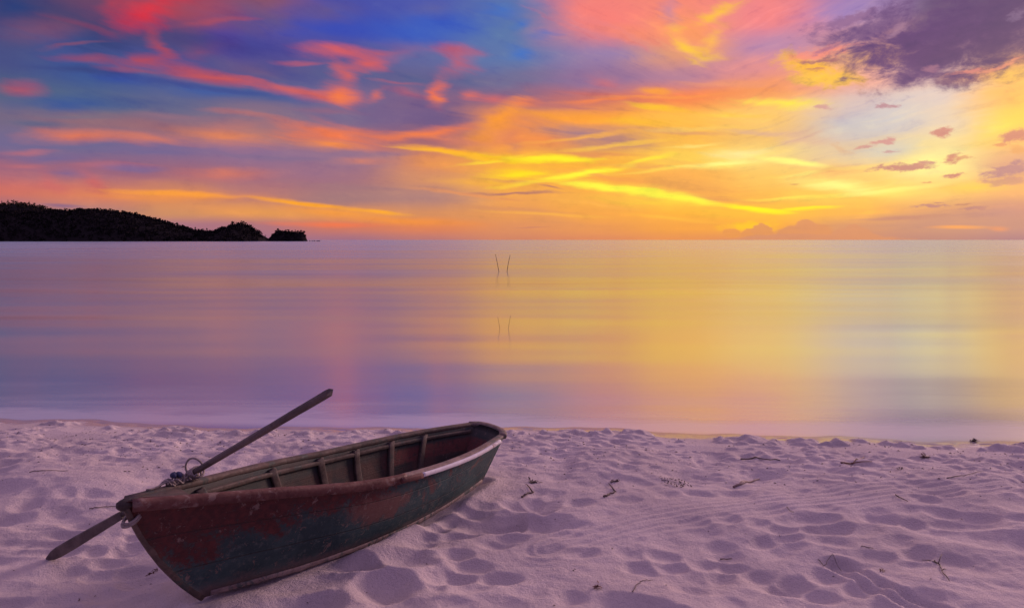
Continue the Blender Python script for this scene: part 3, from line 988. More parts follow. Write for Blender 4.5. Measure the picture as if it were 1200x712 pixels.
for px in [2, 9, 15, 19, 25, 29, 34, 40]:
    place_tree(rng.choice([0, 2, 1]), REAR, D2, px, rng.uniform(1.0, 1.5), 'open crowned tree breaking the skyline of the far ridge behind the headland', 'trees along the far ridge')
for px in np.arange(62, 222, 5.2):
    place_tree(rng.choice([0, 2, 0, 2]), HEAD, D1, px + rng.uniform(-2, 2), rng.uniform(.75, 1.15), 'small dark tree in the even treeline along the headland crest', 'trees along the headland crest')
for px in [224, 229, 233, 238, 243, 247, 252, 257]:
    place_tree(rng.choice([0, 2, 3]), HEAD, D1, px + rng.uniform(-1, 1), rng.uniform(.85, 1.25), 'thin dark tree on the low neck of the headland', 'trees on the low neck of the headland')
for px, k, sc in [(262, 0, .9), (268, 2, .95), (273, 0, 1.1), (279, 2, 1.2), (287, 0, 1.0), (293, 0, .9), (298, 2, .8), (303, 0, .7), (307, 2, .6)]:
    place_tree(k, HEAD, D1, px, sc * 1.25, 'dark bushy tree on the rounded knoll at the tip of the headland', 'trees on the knoll at the headland tip')
place_tree(0, HEAD, D1, 284, 1.35, 'tallest tree crowning the knoll at the tip of the headland', 'trees on the knoll at the headland tip')
for px, k, sc in [(319, 2, .5), (323, 0, .5), (331, 2, .6), (335, 0, .5), (338, 2, .55), (342, 0, .55), (346, 3, .5), (349, 2, .55), (353, 0, .6), (356, 2, .65), (358, 2, .6)]:
    place_tree(k, ISLE, D3, px, sc * rng.uniform(1.0, 1.9), 'small dark tree in the row along the top of the islet', 'trees on the islet')
place_tree(0, ISLE, D3, 326, 1.0, 'bushy tree standing tallest on the islet', 'trees on the islet', -1.6)

# low rocks just clear of the water beyond the islet
vs, fs = [], []
rg = random.Random(8)
for i, px in enumerate([363, 366, 368.5, 372, 374]):
    X = (px - 600) / F * 960
    b = len(vs)
    w = rg.uniform(1.2, 2.4)
    for j in range(7):
        a = j / 7 * 6.283
        vs.append((X + w * math.cos(a) * rg.uniform(.7, 1.1), 960 + w * math.sin(a), WATER - .5))
    for j in range(7):
        a = j / 7 * 6.283
        vs.append((X + w * .5 * math.cos(a), 960 + w * .5 * math.sin(a), WATER + rg.uniform(.7, 1.3)))
    fs += [(b + j, b + (j + 1) % 7, b + 7 + (j + 1) % 7, b + 7 + j) for j in range(7)] + [tuple(b + 7 + j for j in range(7))]
tag(mesh_obj('rock_reef', vs, fs, HILL, smooth=False), 'low line of rocks awash off the islet', kind='structure')


# ------------------------------------------------------------------ tubes, sweeps
def tube(vs, fs, pts, radii, n=8, seed=0, wob=0.0):
    rg = random.Random(seed)
    pts = [Vector(p) for p in pts]
    if not hasattr(radii, '__len__'):
        radii = [radii] * len(pts)
    b = len(vs)
    up = Vector((.13, .2, .97))
    for i, p in enumerate(pts):
        tn = (pts[min(i + 1, len(pts) - 1)] - pts[max(i - 1, 0)]).normalized()
        u = tn.cross(up)
        if u.length < .05:
            u = tn.cross(Vector((1, 0, 0)))
        u.normalize()
        v = u.cross(tn).normalized()
        for j in range(n):
            a = j / n * 2 * math.pi
            r = radii[i] * (1 + wob * rg.uniform(-1, 1))
            vs.append(p + (u * math.cos(a) + v * math.sin(a)) * r)
    for i in range(len(pts) - 1):
        for j in range(n):
            a, c = b + i * n + j, b + i * n + (j + 1) % n
            fs.append((a, c, c + n, a + n))
    fs.append(tuple(b + j for j in range(n))[::-1])
    fs.append(tuple(b + (len(pts) - 1) * n + j for j in range(n)))


def sweep(vs, fs, pts, outs, ups, w, h, bev=.3, wob=0., seed=0):
    """rounded bar swept along pts; out/up vectors per point, w across, h tall, top at the point"""
    rg = random.Random(seed)
    b = len(vs)
    sec = []
    bx, bz = w * bev, h * bev
    for cx, cz, a0 in ((w / 2 - bx, -bz, 0), (-w / 2 + bx, -bz, 90), (-w / 2 + bx, -h + bz, 180), (w / 2 - bx, -h + bz, 270)):
        for a in (0, 45, 90):
            sec.append((cx + bx * math.cos(R(a0 + a)), cz + bz * math.sin(R(a0 + a))))
    n = len(sec)
    for i, p in enumerate(pts):
        p, o, u = Vector(p), Vector(outs[i]).normalized(), Vector(ups[i]).normalized()
        k = 1 + wob * rg.uniform(-1, 1)
        dz = wob * h * rg.uniform(-.3, .3)
        for sx, sz in sec:
            vs.append(p + o * sx * k + u * (sz * k + dz))
    m_ = len(pts)
    for i in range(m_ - 1):
        for j in range(n):
            a, c = b + i * n + j, b + i * n + (j + 1) % n
            fs.append((a, c, c + n, a + n))
    fs.append(tuple(b + j for j in range(n))[::-1])
    fs.append(tuple(b + (m_ - 1) * n + j for j in range(n)))


# ------------------------------------------------------------------ boat materials
def uv_of(m):
    return m.co.outputs['UV']


# outside paint: dark red over teal, worn through to wood
m = Mat('hull_paint_outside')
uv = uv_of(m)
T, K, _ = m.sep(uv)                       # T 0 stern .. 1 bow, K 0 chine .. 1 gunwale
big = m.noise(m.obj, 3.2, 5, .6, .4)
str_ = m.noise(m.scale(uv, (16, 2.2, 1)), 1.0, 6, .65, .6)
fin = m.noise(m.obj, 26, 6, .7)
grain = m.noise(m.scale(uv, (5, 55, 1)), 1.0, 4, .6)
teal = m.mix(m.rng(big, .35, .65), (.020, .046, .052), (.044, .088, .090))
teal = m.mix(m.rng(fin, .5, .72), teal, (.10, .13, .12))
red = m.mix(m.rng(fin, .35, .7), (.050, .010, .012), (.115, .030, .028))
lvl = m.math('ADD', m.math('MULTIPLY', T, .62), m.math('MULTIPLY', K, .75))
lvl = m.math('ADD', lvl, m.math('MULTIPLY_ADD', big, .75, -.375))
lvl = m.math('ADD', lvl, m.math('MULTIPLY_ADD', str_, .65, -.325))
lvl = m.math('ADD', lvl, m.math('MULTIPLY_ADD', fin, .55, -.275))
lvl = m.math('ADD', lvl, m.math('MULTIPLY_ADD', m.noise(m.obj, 75, 4, .7), .35, -.175))
rmask = m.rng(lvl, .84, 1.06)
c = m.mix(rmask, teal, red)
# reddish run-down streaks towards the stern
runs = m.math('MULTIPLY', m.rng(str_, .52, .62), m.rng(T, .62, .35))
runs = m.math('MULTIPLY', runs, m.rng(K, .15, .7))
c = m.mix(m.math('MULTIPLY', runs, .8), c, (.15, .060, .052))
# scraped pinkish wood amidships, and flaking everywhere
dT = m.math('DIVIDE', m.math('SUBTRACT', T, .53), .11)
dK = m.math('DIVIDE', m.math('SUBTRACT', K, .58), .26)
blob = m.math('SQRT', m.math('ADD', m.math('MULTIPLY', dT, dT), m.math('MULTIPLY', dK, dK)))
blob = m.math('ADD', blob, m.math('MULTIPLY_ADD', str_, 2.0, -1.0))
blob = m.math('ADD', blob, m.math('MULTIPLY_ADD', fin, 1.2, -.6))
c = m.mix(m.rng(blob, 1.0, .55, 0, .85), c, (.165, .075, .062))
flake = m.rng(m.noise(m.obj, 17, 7, .78, .5), .58, .64)
scr = m.rng(m.noise(m.scale(uv, (9, 120, 1)), 1.0, 5, .7, 1.2), .66, .72)
c = m.mix(m.math('MULTIPLY', flake, .8), c, m.mix(fin, (.17, .11, .095), (.29, .21, .18)))
c = m.mix(m.math('MULTIPLY', scr, .55), c, (.30, .22, .19))
low = m.rng(m.math('ADD', K, m.math('MULTIPLY_ADD', fin, .3, -.15)), .20, .04)
c = m.mix(m.math('MULTIPLY', low, .7), c, (.20, .135, .125))
nail = m.n('ShaderNodeTexVoronoi')
m.put(nail.inputs['Vector'], m.scale(uv, (30, 7, 1)))
nail.inputs['Scale'].default_value = 1
c = m.mix(m.rng(nail.outputs['Distance'], .05, .03, 0, .6), c, (.02, .012, .012))
# plank seams at two heights
seam = None
for kk in (.36, .70):
    s_ = m.rng(m.math('ABSOLUTE', m.math('ADD', m.math('SUBTRACT', K, kk), m.math('MULTIPLY_ADD', big, .02, -.01))), .010, .003)
    seam = s_ if seam is None else m.math('MAXIMUM', seam, s_)
c = m.mix(m.math('MULTIPLY', seam, .5), c, (.02, .014, .014))
hh = m.math('ADD', m.math('MULTIPLY', fin, .5), m.math('MULTIPLY', flake, -.5))
hh = m.math('ADD', hh, m.math('MULTIPLY', grain, .35))
hh = m.math('SUBTRACT', hh, m.math('MULTIPLY', seam, .9))
HULL_OUT = m.out(c, m.rng(fin, .3, .7, .5, .8), m.bump(hh, .6, .006), Specular_IOR_Level=.35)

m = Mat('hull_paint_inside')
uv = uv_of(m)
T, K, _ = m.sep(uv)
big = m.noise(m.obj, 4.5, 5, .6, .4)
fin = m.noise(m.obj, 30, 6, .7)
grain = m.noise(m.scale(uv, (7, 60, 1)), 1.0, 4, .6, .5)
c = m.mix(m.rng(big, .38, .62), (.036, .034, .033), (.105, .056, .044))
c = m.mix(m.rng(m.math('ADD', K, m.math('MULTIPLY', big, .3)), .80, .92, 0, .5), c, (.045, .075, .07))
rp = m.math('MULTIPLY', m.rng(m.math('ABSOLUTE', m.math('SUBTRACT', K, .60)), .17, .10), m.rng(T, .34, .28))
c = m.mix(m.math('MULTIPLY', rp, m.rng(fin, .3, .55)), c, (.17, .050, .045))
c = m.mix(m.rng(m.noise(m.obj, 19, 6, .7), .6, .68, 0, .7), c, (.17, .13, .105))
hh = m.math('ADD', grain, m.math('MULTIPLY', fin, .6))
HULL_IN = m.out(c, .8, m.bump(hh, .6, .005))


def wood(name, a, b, paint=None, amt=.5, sc=1.0):
    m = Mat(name)
    g = m.noise(m.scale(m.obj, (9 * sc, 9 * sc, 9 * sc)), 1.0, 6, .68, .8)
    f = m.noise(m.obj, 45 * sc, 5, .7)
    c = m.mix(m.rng(g, .33, .67), a, b)
    if paint:
        c = m.mix(m.math('MULTIPLY', m.rng(m.noise(m.obj, 11 * sc, 6, .7, .5), .56 - amt * .2, .62 - amt * .2 + .03), .9), c, paint)
    c = m.mix(m.rng(f, .6, .75, 0, .5), c, tuple(v * .4 for v in a))
    return m.out(c, m.rng(f, .3, .7, .6, .9), m.bump(m.math('ADD', f, g), .5, .004))


RAIL_RED = wood('worn_red_rail', (.07, .016, .016), (.14, .055, .048), (.20, .13, .115), .10)
RAIL_WOOD = wood('weathered_rail_wood', (.15, .10, .085), (.27, .19, .165), (.085, .10, .085), .2)
RAIL_DARK = wood('dark_green_rail', (.060, .044, .036), (.135, .088, .072), (.05, .062, .054), .1)
STRIP_WOOD = wood('scuffed_bottom_strip', (.20, .135, .125), (.32, .235, .21), (.05, .07, .07), .3)
RIB_WOOD = wood('rib_wood', (.062, .042, .036), (.125, .088, .074), (.05, .06, .055), .1)
OAR_WOOD = wood('oar_wood', (.075, .058, .055), (.16, .125, .115), None, 0, .8)
WHITE_RAIL = wood('white_rail_paint', (.62, .58, .60), (.74, .70, .72), (.34, .22, .21), -.12)
BLACK_KNOB = wood('dark_stem_wood', (.022, .016, .016), (.06, .042, .04))
ROPE = wood('rope_fibre', (.20, .16, .15), (.36, .30, .28), None, 0, 3)
BLUE_ROPE = wood('blue_cloth', (.03, .035, .09), (.07, .08, .18), None, 0, 3)

# ------------------------------------------------------------------ the boat
boat_o = Vector(bw(1.1, 0, 0).tolist())
boat_o.z = 0
boat = empty('rowing_boat', boat_o)
tag(boat, 'weathered wooden rowing boat with peeling red and teal paint beached on the sand', 'boat')


def bpart(name, vs, fs, mat, smooth=True, **kw):
    o = mesh_obj(name, vs, fs, mat, boat, smooth, boat_o, **kw)
    return o


NT, NK = 56, 9
ts = np.linspace(0, 1, NT)
ks = np.linspace(0, 1, NK)
vs, fs, fm, uv = [], [], [], []


def grid(side, inset, mi, flip):
    b = len(vs)
    for k in ks:
        zl = inset * .9 * (1 - k)
        for t, p in zip(ts, hullp(ts, k, side, inset, zl)):
            vs.append(p.tolist())
            uv.append((t, k))
    for i in range(NK - 1):
        for j in range(NT - 1):
            q = (b + i * NT + j, b + i * NT + j + 1, b + (i + 1) * NT + j + 1, b + (i + 1) * NT + j)
            fs.append(q[::-1] if flip else q)
            fm.append(mi)
    return b


TH = .022
n_out = grid(1, 0, 0, True)
f_out = grid(-1, 0, 0, False)
n_in = grid(1, TH, 1, False)
f_in = grid(-1, TH, 1, True)
top = (NK - 1) * NT
for j in range(NT - 1):
    for a, b_, mi in ((n_out + top, n_in + top, 0), (f_out + top, f_in + top, 0)):
        fs.append((a + j, a + j + 1, b_ + j + 1, b_ + j))
        fm.append(mi)
    fs.append((n_out + j, n_out + j + 1, f_out + j + 1, f_out + j))       # bottom, outside
    fm.append(0)
    fs.append((n_in + j, f_in + j, f_in + j + 1, n_in + j + 1))           # bottom, inside
    fm.append(1)
for i in range(NK - 1):                                                    # close the stem
    a, b_ = n_out + i * NT + NT - 1, f_out + i * NT + NT - 1
    fs.append((a, b_, b_ + NT, a + NT))
    fm.append(0)
hull = bpart('hull', vs, fs, None, mats=[HULL_OUT, HULL_IN], fmat=fm, uv=uv)

# transom: a thick plate closing the stern, gently bowed aft
vs, fs, fm, uv = [], [], [], []
NN = 11
for lay, ds in ((0, -.012), (1, .020)):
    for k in ks:
        s, n, z = hull_local(np.array([0.]), k, 1)
        n_ = n[0] - (.006 if lay else -.002)
        for q in np.linspace(-1, 1, NN):
            bow_ = .035 * (1 - q * q)
            vs.append(bw(s[0] - bow_ + ds, n_ * q, z[0] + .004)[()].tolist())
            uv.append((.12 + q * .06, float(k)))
for lay in (0, 1):
    b = lay * NK * NN
    for i in range(NK - 1):
        for j in range(NN - 1):
            q = (b + i * NN + j, b + i * NN + j + 1, b + (i + 1) * NN + j + 1, b + (i + 1) * NN + j)
            fs.append(q if lay else q[::-1])
            fm.append(lay)
o2 = NK * NN
for i in range(NK - 1):
    for j in (0, NN - 1):
        fs.append((i * NN + j, (i + 1) * NN + j, o2 + (i + 1) * NN + j, o2 + i * NN + j))
        fm.append(0)
for j in range(NN - 1):
    for i in (0, NK - 1):
        fs.append((i * NN + j, i * NN + j + 1, o2 + i * NN + j + 1, o2 + i * NN + j))
        fm.append(0)
bpart('transom', vs, fs, None, mats=[HULL_OUT, HULL_IN], fmat=fm, uv=uv)

UPV = bw(0, 0, 1) - bw(0, 0, 0)
NV = bw(0, 1, 0) - bw(0, 0, 0)
SV = bw(1, 0, 0) - bw(0, 0, 0)


def rail(name, side, t0, t1, w, h, mat, dn=0., dz=0., n=46, wob=.04, seed=1, k=1.0, label=None):
    tt = np.linspace(t0, t1, n)
    s, nn, z = hull_local(tt, k, side)
    pts = bw(s, nn + side * dn, z + dz)
    outs = []
    for i in range(n):
        tg = pts[min(i + 1, n - 1)] - pts[max(i - 1, 0)]
        o = np.cross(tg, UPV) * side
        if o @ NV * side < 0:
            o = -o
        outs.append(o)
    vs, fs = [], []
    sweep(vs, fs, pts, outs, [UPV] * n, w, h, .3, wob, seed)
    o = bpart(name, vs, fs, mat)
    if label:
        o['label'] = label
    return o


# where along the boat a photo column falls on a rail
def t_at(px, side, inset=0.):
    tt = np.linspace(0, 1, 600)
    q = proj(hullp(tt, 1., side, inset))
    return float(tt[np.argmin(abs(q[:, 0] - px))])


tn_step = t_at(474, 1)
tn_white0, tn_white1 = t_at(491, 1), t_at(582, 1)
rail('gunwale', 1, tn_step, .992, .048, .058, RAIL_RED, .006, .012, seed=3, label='thick dark red gunwale along the near side')
rail('gunwale', 1, .0, tn_step + .004, .050, .026, RAIL_WOOD, -.006, .004, seed=4, label='thin weathered grey gunwale towards the stern')
rail('rub_rail', 1, tn_white1, tn_white0, .024, .027, WHITE_RAIL, .034, .002, seed=5, wob=.02, label='white painted rail along the near side of the stern')
rail('rub_rail', 1, tn_white0, tn_step + .02, .024, .034, RAIL_RED, .033, .002, n=8, seed=15, label='dark red stub of rail beside the white rail')
rail('gunwale', -1, .0, .992, .046, .034, RAIL_DARK, -.004, .008, seed=6, label='dark green and brown gunwale along the far side')
rail('inwale', -1, .02, .93, .020, .030, RIB_WOOD, -.034, -.010, seed=7, k=.93)
rail('bottom_strip', 1, .0, .985, .020, .030, STRIP_WOOD, .006, .036, seed=8, wob=.12, k=0.0)
rail('bottom_strip', -1, .0, .985, .020, .030, STRIP_WOOD, .006, .036, seed=9, wob=.12, k=0.0)

# rounded cap over the transom
vs, fs = [], []
s, n, z = hull_local(np.array([0.]), 1.0, 1)
pts, outs = [], []
for q in np.linspace(-1, 1, 25):
    a = abs(q)
    ss = s[0] + .055 * a ** 5 - .040 * (1 - q * q) - .012
    pts.append(bw(ss, (n[0] + .012) * math.copysign(1 - (1 - a) ** 1.0, q), z[0] + .014))
for i in range(25):
    tg = pts[min(i + 1, 24)] - pts[max(i - 1, 0)]
    outs.append(np.cross(tg, UPV))
sweep(vs, fs, pts, outs, [UPV] * 25, .062, .040, .35, .03, 12)
bpart('transom_cap', vs, fs, RAIL_WOOD)

# ribs following the inside of the hull
rib_t = [t_at(x, -1, TH) for x in (497, 458, 416, 373, 316)] + [.86]
for i, t in enumerate(rib_t):
    vs, fs = [], []
    path = []
    for k in np.linspace(.94, .02, 9):
        path.append(hull_local(np.array([t]), k, -1, TH + .008))
    for q in np.linspace(-.8, .8, 7):
        s0, n0, z0 = hull_local(np.array([t]), .02, 1, TH + .008)
        path.append((s0, n0 * q, z0 + .012))
    for k in np.linspace(.02, .94, 9):
        path.append(hull_local(np.array([t]), k, 1, TH + .008))
    cs = np.array([[float(a[0][0]), float(a[1][0]), float(a[2][0])] for a in path])
    cen = cs.mean(0)
    pts = bw(cs[:, 0], cs[:, 1], cs[:, 2])
    outs, ups = [], []
    for j in range(len(pts)):
        tg = pts[min(j + 1, len(pts) - 1)] - pts[max(j - 1, 0)]
        outs.append(SV)
        u = np.cross(tg, SV)
        if u @ (bw(*(cs[j] * [1, 0, 0] + [0, 0, .35])) - pts[j]) < 0:
            u = -u
        ups.append(u / np.linalg.norm(u))
    pts = [p + u * .014 for p, u in zip(pts, ups)]
    sweep(vs, fs, pts, outs, ups, .052, .030, .15, .06, 20 + i)
    bpart('rib', vs, fs, RIB_WOOD)

# floor boards
vs, fs = [], []
for q0 in (-.75, -.25, .25):
    b = len(vs)
    for t in np.linspace(.03, .86, 20):
        s0, n0, z0 = hull_local(np.array([t]), .06, 1, TH)
        for zz in (.030, .046):
            for q in (q0 + .02, q0 + .46):
                vs.append(bw(s0[0], n0[0] * q, z0[0] + zz)[()].tolist())
    for i in range(19):
        a = b + i * 4
        fs += [(a + 2, a + 3, a + 7, a + 6), (a, a + 4, a + 5, a + 1), (a, a + 2, a + 6, a + 4), (a + 1, a + 5, a + 7, a + 3)]
bpart('floor', vs, fs, RIB_WOOD, smooth=False)

# bow: breasthook, stem post, dark stem head
vs, fs = [], []
tt = np.linspace(.90, .985, 8)
for zz in (.002, -.022):
    for t in tt:
        s, n, z = hull_local(np.array([t]), 1., 1)
        for q in (-.9, 0, .9):
            vs.append(bw(s[0], n[0] * q, z[0] + zz)[()].tolist())
for i in range(7):
    for j in range(2):
        a = i * 3 + j
        fs += [(a, a + 3, a + 4, a + 1), (24 + a, 25 + a, 28 + a, 27 + a)]
fs += [(0, 1, 25, 24), (1, 2, 26, 25)]
bpart('breasthook', vs, fs, RAIL_DARK, smooth=False)
vs, fs = [], []
pts, outs = [], []
for k in np.linspace(-.01, .99, 16):
    s, n, z = hull_local(np.array([1.]), k, 1)
    pts.append(bw(s[0] + .004, 0, z[0]))
ups = []
for i in range(16):
    tg = pts[min(i + 1, 15)] - pts[max(i - 1, 0)]
    u = np.cross(tg, NV)
    if u @ SV < 0:
        u = -u
    ups.append(u / np.linalg.norm(u))
    outs.append(NV)
sweep(vs, fs, [p + u * .016 for p, u in zip(pts, ups)], outs, ups, .040, .040, .3, .05, 31)
bpart('stem_post', vs, fs, RAIL_DARK)
vs, fs = [], []
s, n, z = hull_local(np.array([1.]), 1., 1)
hd = [bw(s[0] + a, 0, z[0] + b) for a, b in ((-.08, -.020), (-.05, -.020), (-.02, -.020), (.010, -.022), (.024, -.026), (.032, -.032))]
tube(vs, fs, hd, [.012, .022, .027, .028, .023, .008], 12, 3, .03)
bpart('stem_head', vs, fs, BLACK_KNOB)

# ------------------------------------------------------------------ the oar leaning over the bow
A = np.array(on_sand(58, 655))
A[2] += .012
tg_ = t_at(226, -1)
G = hullp(np.array([tg_]), 1., -1)[0] + UPV * .045
dirv = (G - A) / np.linalg.norm(G - A)
ll = np.linspace(.5, 6, 2000)
qq = proj(A + dirv * ll[:, None])
Lo = float(ll[np.argmin(np.hypot(qq[:, 0] - 386, qq[:, 1] - 459))])
side_v = np.cross(dirv, np.array([0, 0, 1.]))
side_v /= np.linalg.norm(side_v)
nrm_v = np.cross(side_v, dirv)
oar = empty('oar', Vector(A.tolist()))
tag(oar, 'long weathered wooden oar lashed over the far gunwale with its blade on the sand', 'oar')
vs, fs = [], []
nb = 30
pts = [A + dirv * (Lo * u) for u in np.linspace(.30, 1, nb)]
b0 = len(vs)
rg = random.Random(4)
for i, p in enumerate(pts):
    u = i / (nb - 1)
    w, h = .0165 + .004 * u, .014 + .005 * u
    for j in range(8):
        a = (j + .5) / 8 * 6.2832
        cx, cz = math.cos(a), math.sin(a)
        e = 1 / max(abs(cx), abs(cz)) ** .55
        vs.append(p + side_v * cx * e * w * (1 + .04 * rg.uniform(-1, 1)) + nrm_v * cz * e * h * (1 + .04 * rg.uniform(-1, 1)))
for j in range(8):            # a broken, splintered end
    vs[-8 + j] = vs[-8 + j] + dirv * rg.uniform(-.035, .02)
for i in range(nb - 1):
    for j in range(8):
        a, c = b0 + i * 8 + j, b0 + i * 8 + (j + 1) % 8
        fs.append((a, c, c + 8, a + 8))
fs += [tuple(range(b0, b0 + 8))[::-1], tuple(range(b0 + (nb - 1) * 8, b0 + nb * 8))]
mesh_obj('shaft', vs, fs, OAR_WOOD, oar, False, A)
vs, fs = [], []
pts = [A + dirv * (Lo * u) for u in np.linspace(-.008, .315, 14)]
cam_v = np.array([0, 0, H]) - A
cam_v /= np.linalg.norm(cam_v)
bn = cam_v - dirv * (cam_v @ dirv)
bn /= np.linalg.norm(bn)
bs = np.cross(dirv, bn)
for i, p in enumerate(pts):
    u = i / 13
    w = (.009 + .024 * min(1, u / .10)) * (1 - .32 * max(0, (u - .35) / .65))
    h = .010 + .012 * u
    for a, c in ((1, .5), (.8, 1), (-.8, 1), (-1, .5), (-1, -.5), (-.8, -1), (.8, -1), (1, -.5)):
        vs.append(p + bs * a * w + bn * c * h)
for i in range(13):
    for j in range(8):
        a, c = i * 8 + j, i * 8 + (j + 1) % 8
        fs.append((a, c, c + 8, a + 8))
fs += [tuple(range(8))[::-1], tuple(range(13 * 8, 14 * 8))]
mesh_obj('blade', vs, fs, OAR_WOOD, oar, False, A)

# rope lashing, knots and the loose end at the stem
rope_root = empty('lashing_rope', Vector(G.tolist()))
tag(rope_root, 'frayed pale rope knotted round the oar and the far gunwale near the bow', 'rope')
vs, fs = [], []
rg = random.Random(9)
for i in range(5):
    c = G + dirv * (-.03 + .016 * i) - nrm_v * .008
    pts = []
    for j in range(22):
        a = j / 20 * 6.2832
        pts.append(c + side_v * .030 * math.cos(a) + nrm_v * .028 * math.sin(a) + dirv * (.010 * math.sin(a + i)))
    tube(vs, fs, pts, .0062, 6, i, .08)
mesh_obj('lashing', vs, fs, ROPE, rope_root, True, G)
vs, fs = [], []
pts = []
for j in range(30):
    a = j / 29 * 5.6 - .6
    pts.append(G + dirv * (.04 + .042 * math.cos(a)) + nrm_v * (.024 + .045 * math.sin(a)) + side_v * (.03 * math.sin(a * .5)))
tube(vs, fs, pts, .0055, 6, 2, .08)
mesh_obj('loop', vs, fs, ROPE, rope_root, True, G)
vs, fs = [], []
Kp = hullp(np.array([t_at(203, -1)]), 1., -1)[0] + UPV * .024
for i in range(4):
    pts = []
    ph = rg.uniform(0, 6)
    for j in range(16):
        a = j / 14 * 6.2832
        pts.append(Kp + SV * (.030 * math.cos(a) + .02 * (i - 1.5)) + NV * (.022 * math.sin(a + ph)) + UPV * (.018 * math.sin(2 * a + ph)))
    tube(vs, fs, pts, .0055, 6, 30 + i, .1)
pts = [Kp * (1 - u) + G * u + UPV * (-.012 * math.sin(u * 3.1)) for u in np.linspace(0, 1, 8)]
tube(vs, fs, pts, .006, 6, 40, .08)
t2 = t_at(172, -1)
P2 = hullp(np.array([t2]), 1., -1)[0] + UPV * .016
pts = [Kp * (1 - u) + P2 * u + UPV * (.006 * math.sin(u * 6)) for u in np.linspace(0, 1, 8)]
tube(vs, fs, pts, .005, 6, 41, .08)
mesh_obj('knot', vs, fs, ROPE, rope_root, True, G)
vs, fs = [], []
for i, (a, b_) in enumerate(((.0, .026), (-.03, .02))):
    c = Kp + SV * a + UPV * b_
    tube(vs, fs, [c + NV * (-.020 + .01 * j) + UPV * (.010 * math.sin(j * .8)) for j in range(5)], [.006, .013, .016, .012, .005], 8, 50 + i, .2)
mesh_obj('cloth_scrap', vs, fs, BLUE_ROPE, rope_root, True, G)['label'] = 'dark blue scrap of cloth tied into the knot'

s, n, z = hull_local(np.array([1.]), .86, 1)
B0 = bw(s[0], 0, z[0])
painter = empty('painter_rope', Vector(B0.tolist()))
tag(painter, 'short loop of pale rope hanging round the stem below the bow tip', 'rope')
vs, fs = [], []
for i, rr in enumerate((.038, .034)):
    pts = []
    for j in range(26):
        a = j / 24 * 6.2832
        pts.append(B0 + SV * (rr * math.cos(a) + .008) + NV * (rr * .95 * math.sin(a)) + UPV * (.012 * i - .02 * math.cos(a)))
    tube(vs, fs, pts, .0070, 6, 60 + i, .08)
mesh_obj('loop', vs, fs, ROPE, painter, True, B0)

# ------------------------------------------------------------------ stakes in the shallows
m = Mat('stake_wood')
STAKE = m.out(m.mix(m.noise(m.obj, 8, 4), (.10, .065, .055), (.18, .12, .10)), .9)


def stake(x0, y0, x1, y1, r, label, group, bend):
    Y = (H - WATER) * F / (y0 - 281)
    X0, X1 = (x0 - 600) / F * Y, (x1 - 600) / F * Y
    hgt = (y0 - y1) / F * Y
    pts = []
    for u in np.linspace(-.25, 1, 10):
        pts.append((X0 + (X1 - X0) * u + bend * math.sin(max(u, 0) * 3.1), Y, WATER + hgt * u))
    vs, fs = [], []
    tube(vs, fs, pts, [r * (1.15 - .35 * i / 9) for i in range(10)], 7, int(x0), .1)
    o = mesh_obj('wooden_stake', vs, fs, STAKE, origin=(X0, Y, WATER))
    tag(o, label, 'stake', group)


stake(584.7, 318.6, 580.6, 297.6, .017, 'thin dark stake leaning left in the sea, farther pair', 'stakes standing in the shallows', .004)
stake(594.2, 318.6, 597.8, 298.8, .018, 'thin dark stake leaning right in the sea, farther pair', 'stakes standing in the shallows', -.02)
stake(585.8, 385.2, 583.3, 371, .0035, 'short stick for the faint ghost image of the left leaning stake, nearer pair', 'stakes standing in the shallows', .001)  # nearer pair gives shape to the faint ghost image of the farther stakes
stake(595.6, 385.4, 598.4, 369.5, .0035, 'short stick for the faint ghost image of the right leaning stake, nearer pair', 'stakes standing in the shallows', -.002)

# ------------------------------------------------------------------ washed-up bits on the sand
TWIG = wood('driftwood_twig', (.075, .05, .045), (.16, .11, .095))
REDBIT = wood('red_brown_leaf', (.10, .040, .035), (.20, .09, .07), None, 0, 2)
PALE = wood('pale_driftwood', (.22, .15, .13), (.36, .26, .23))


def twig(name, pxs, r, label, mat=TWIG, lift=.004, forks=(), cat_='twig', group='twigs on the sand'):
    pts = [on_sand(*q) for q in pxs]
    fine_ = []
    for i in range(len(pts) - 1):
        for u in np.linspace(0, 1, 5, endpoint=(i == len(pts) - 2)):
            p = pts[i].lerp(pts[i + 1], float(u))
            fine_.append(p)
    rg = random.Random(len(label))
    fine_ = [Vector((p.x + rg.uniform(-.004, .004), p.y + rg.uniform(-.008, .008), max(p.z, ground(p.x, p.y)) + r * .5 + lift * rg.uniform(.2, 1.2))) for p in fine_]
    vs, fs = [], []
    n = len(fine_)
    r *= .72
    tube(vs, fs, fine_, [r * (1.1 - .6 * i / n) for i in range(n)], 6, 7, .18)
    for i, q in forks:
        a = fine_[min(int(i * n), n - 1)]
        b = on_sand(*q)
        tube(vs, fs, [a, a.lerp(b, .5) + Vector((0, 0, .01)), b + Vector((0, 0, .008))], [r * .75, r * .6, r * .35], 5, 8, .15)
    o = mesh_obj(name, vs, fs, mat, origin=fine_[n // 2])
    tag(o, label, cat_, group)
    return o


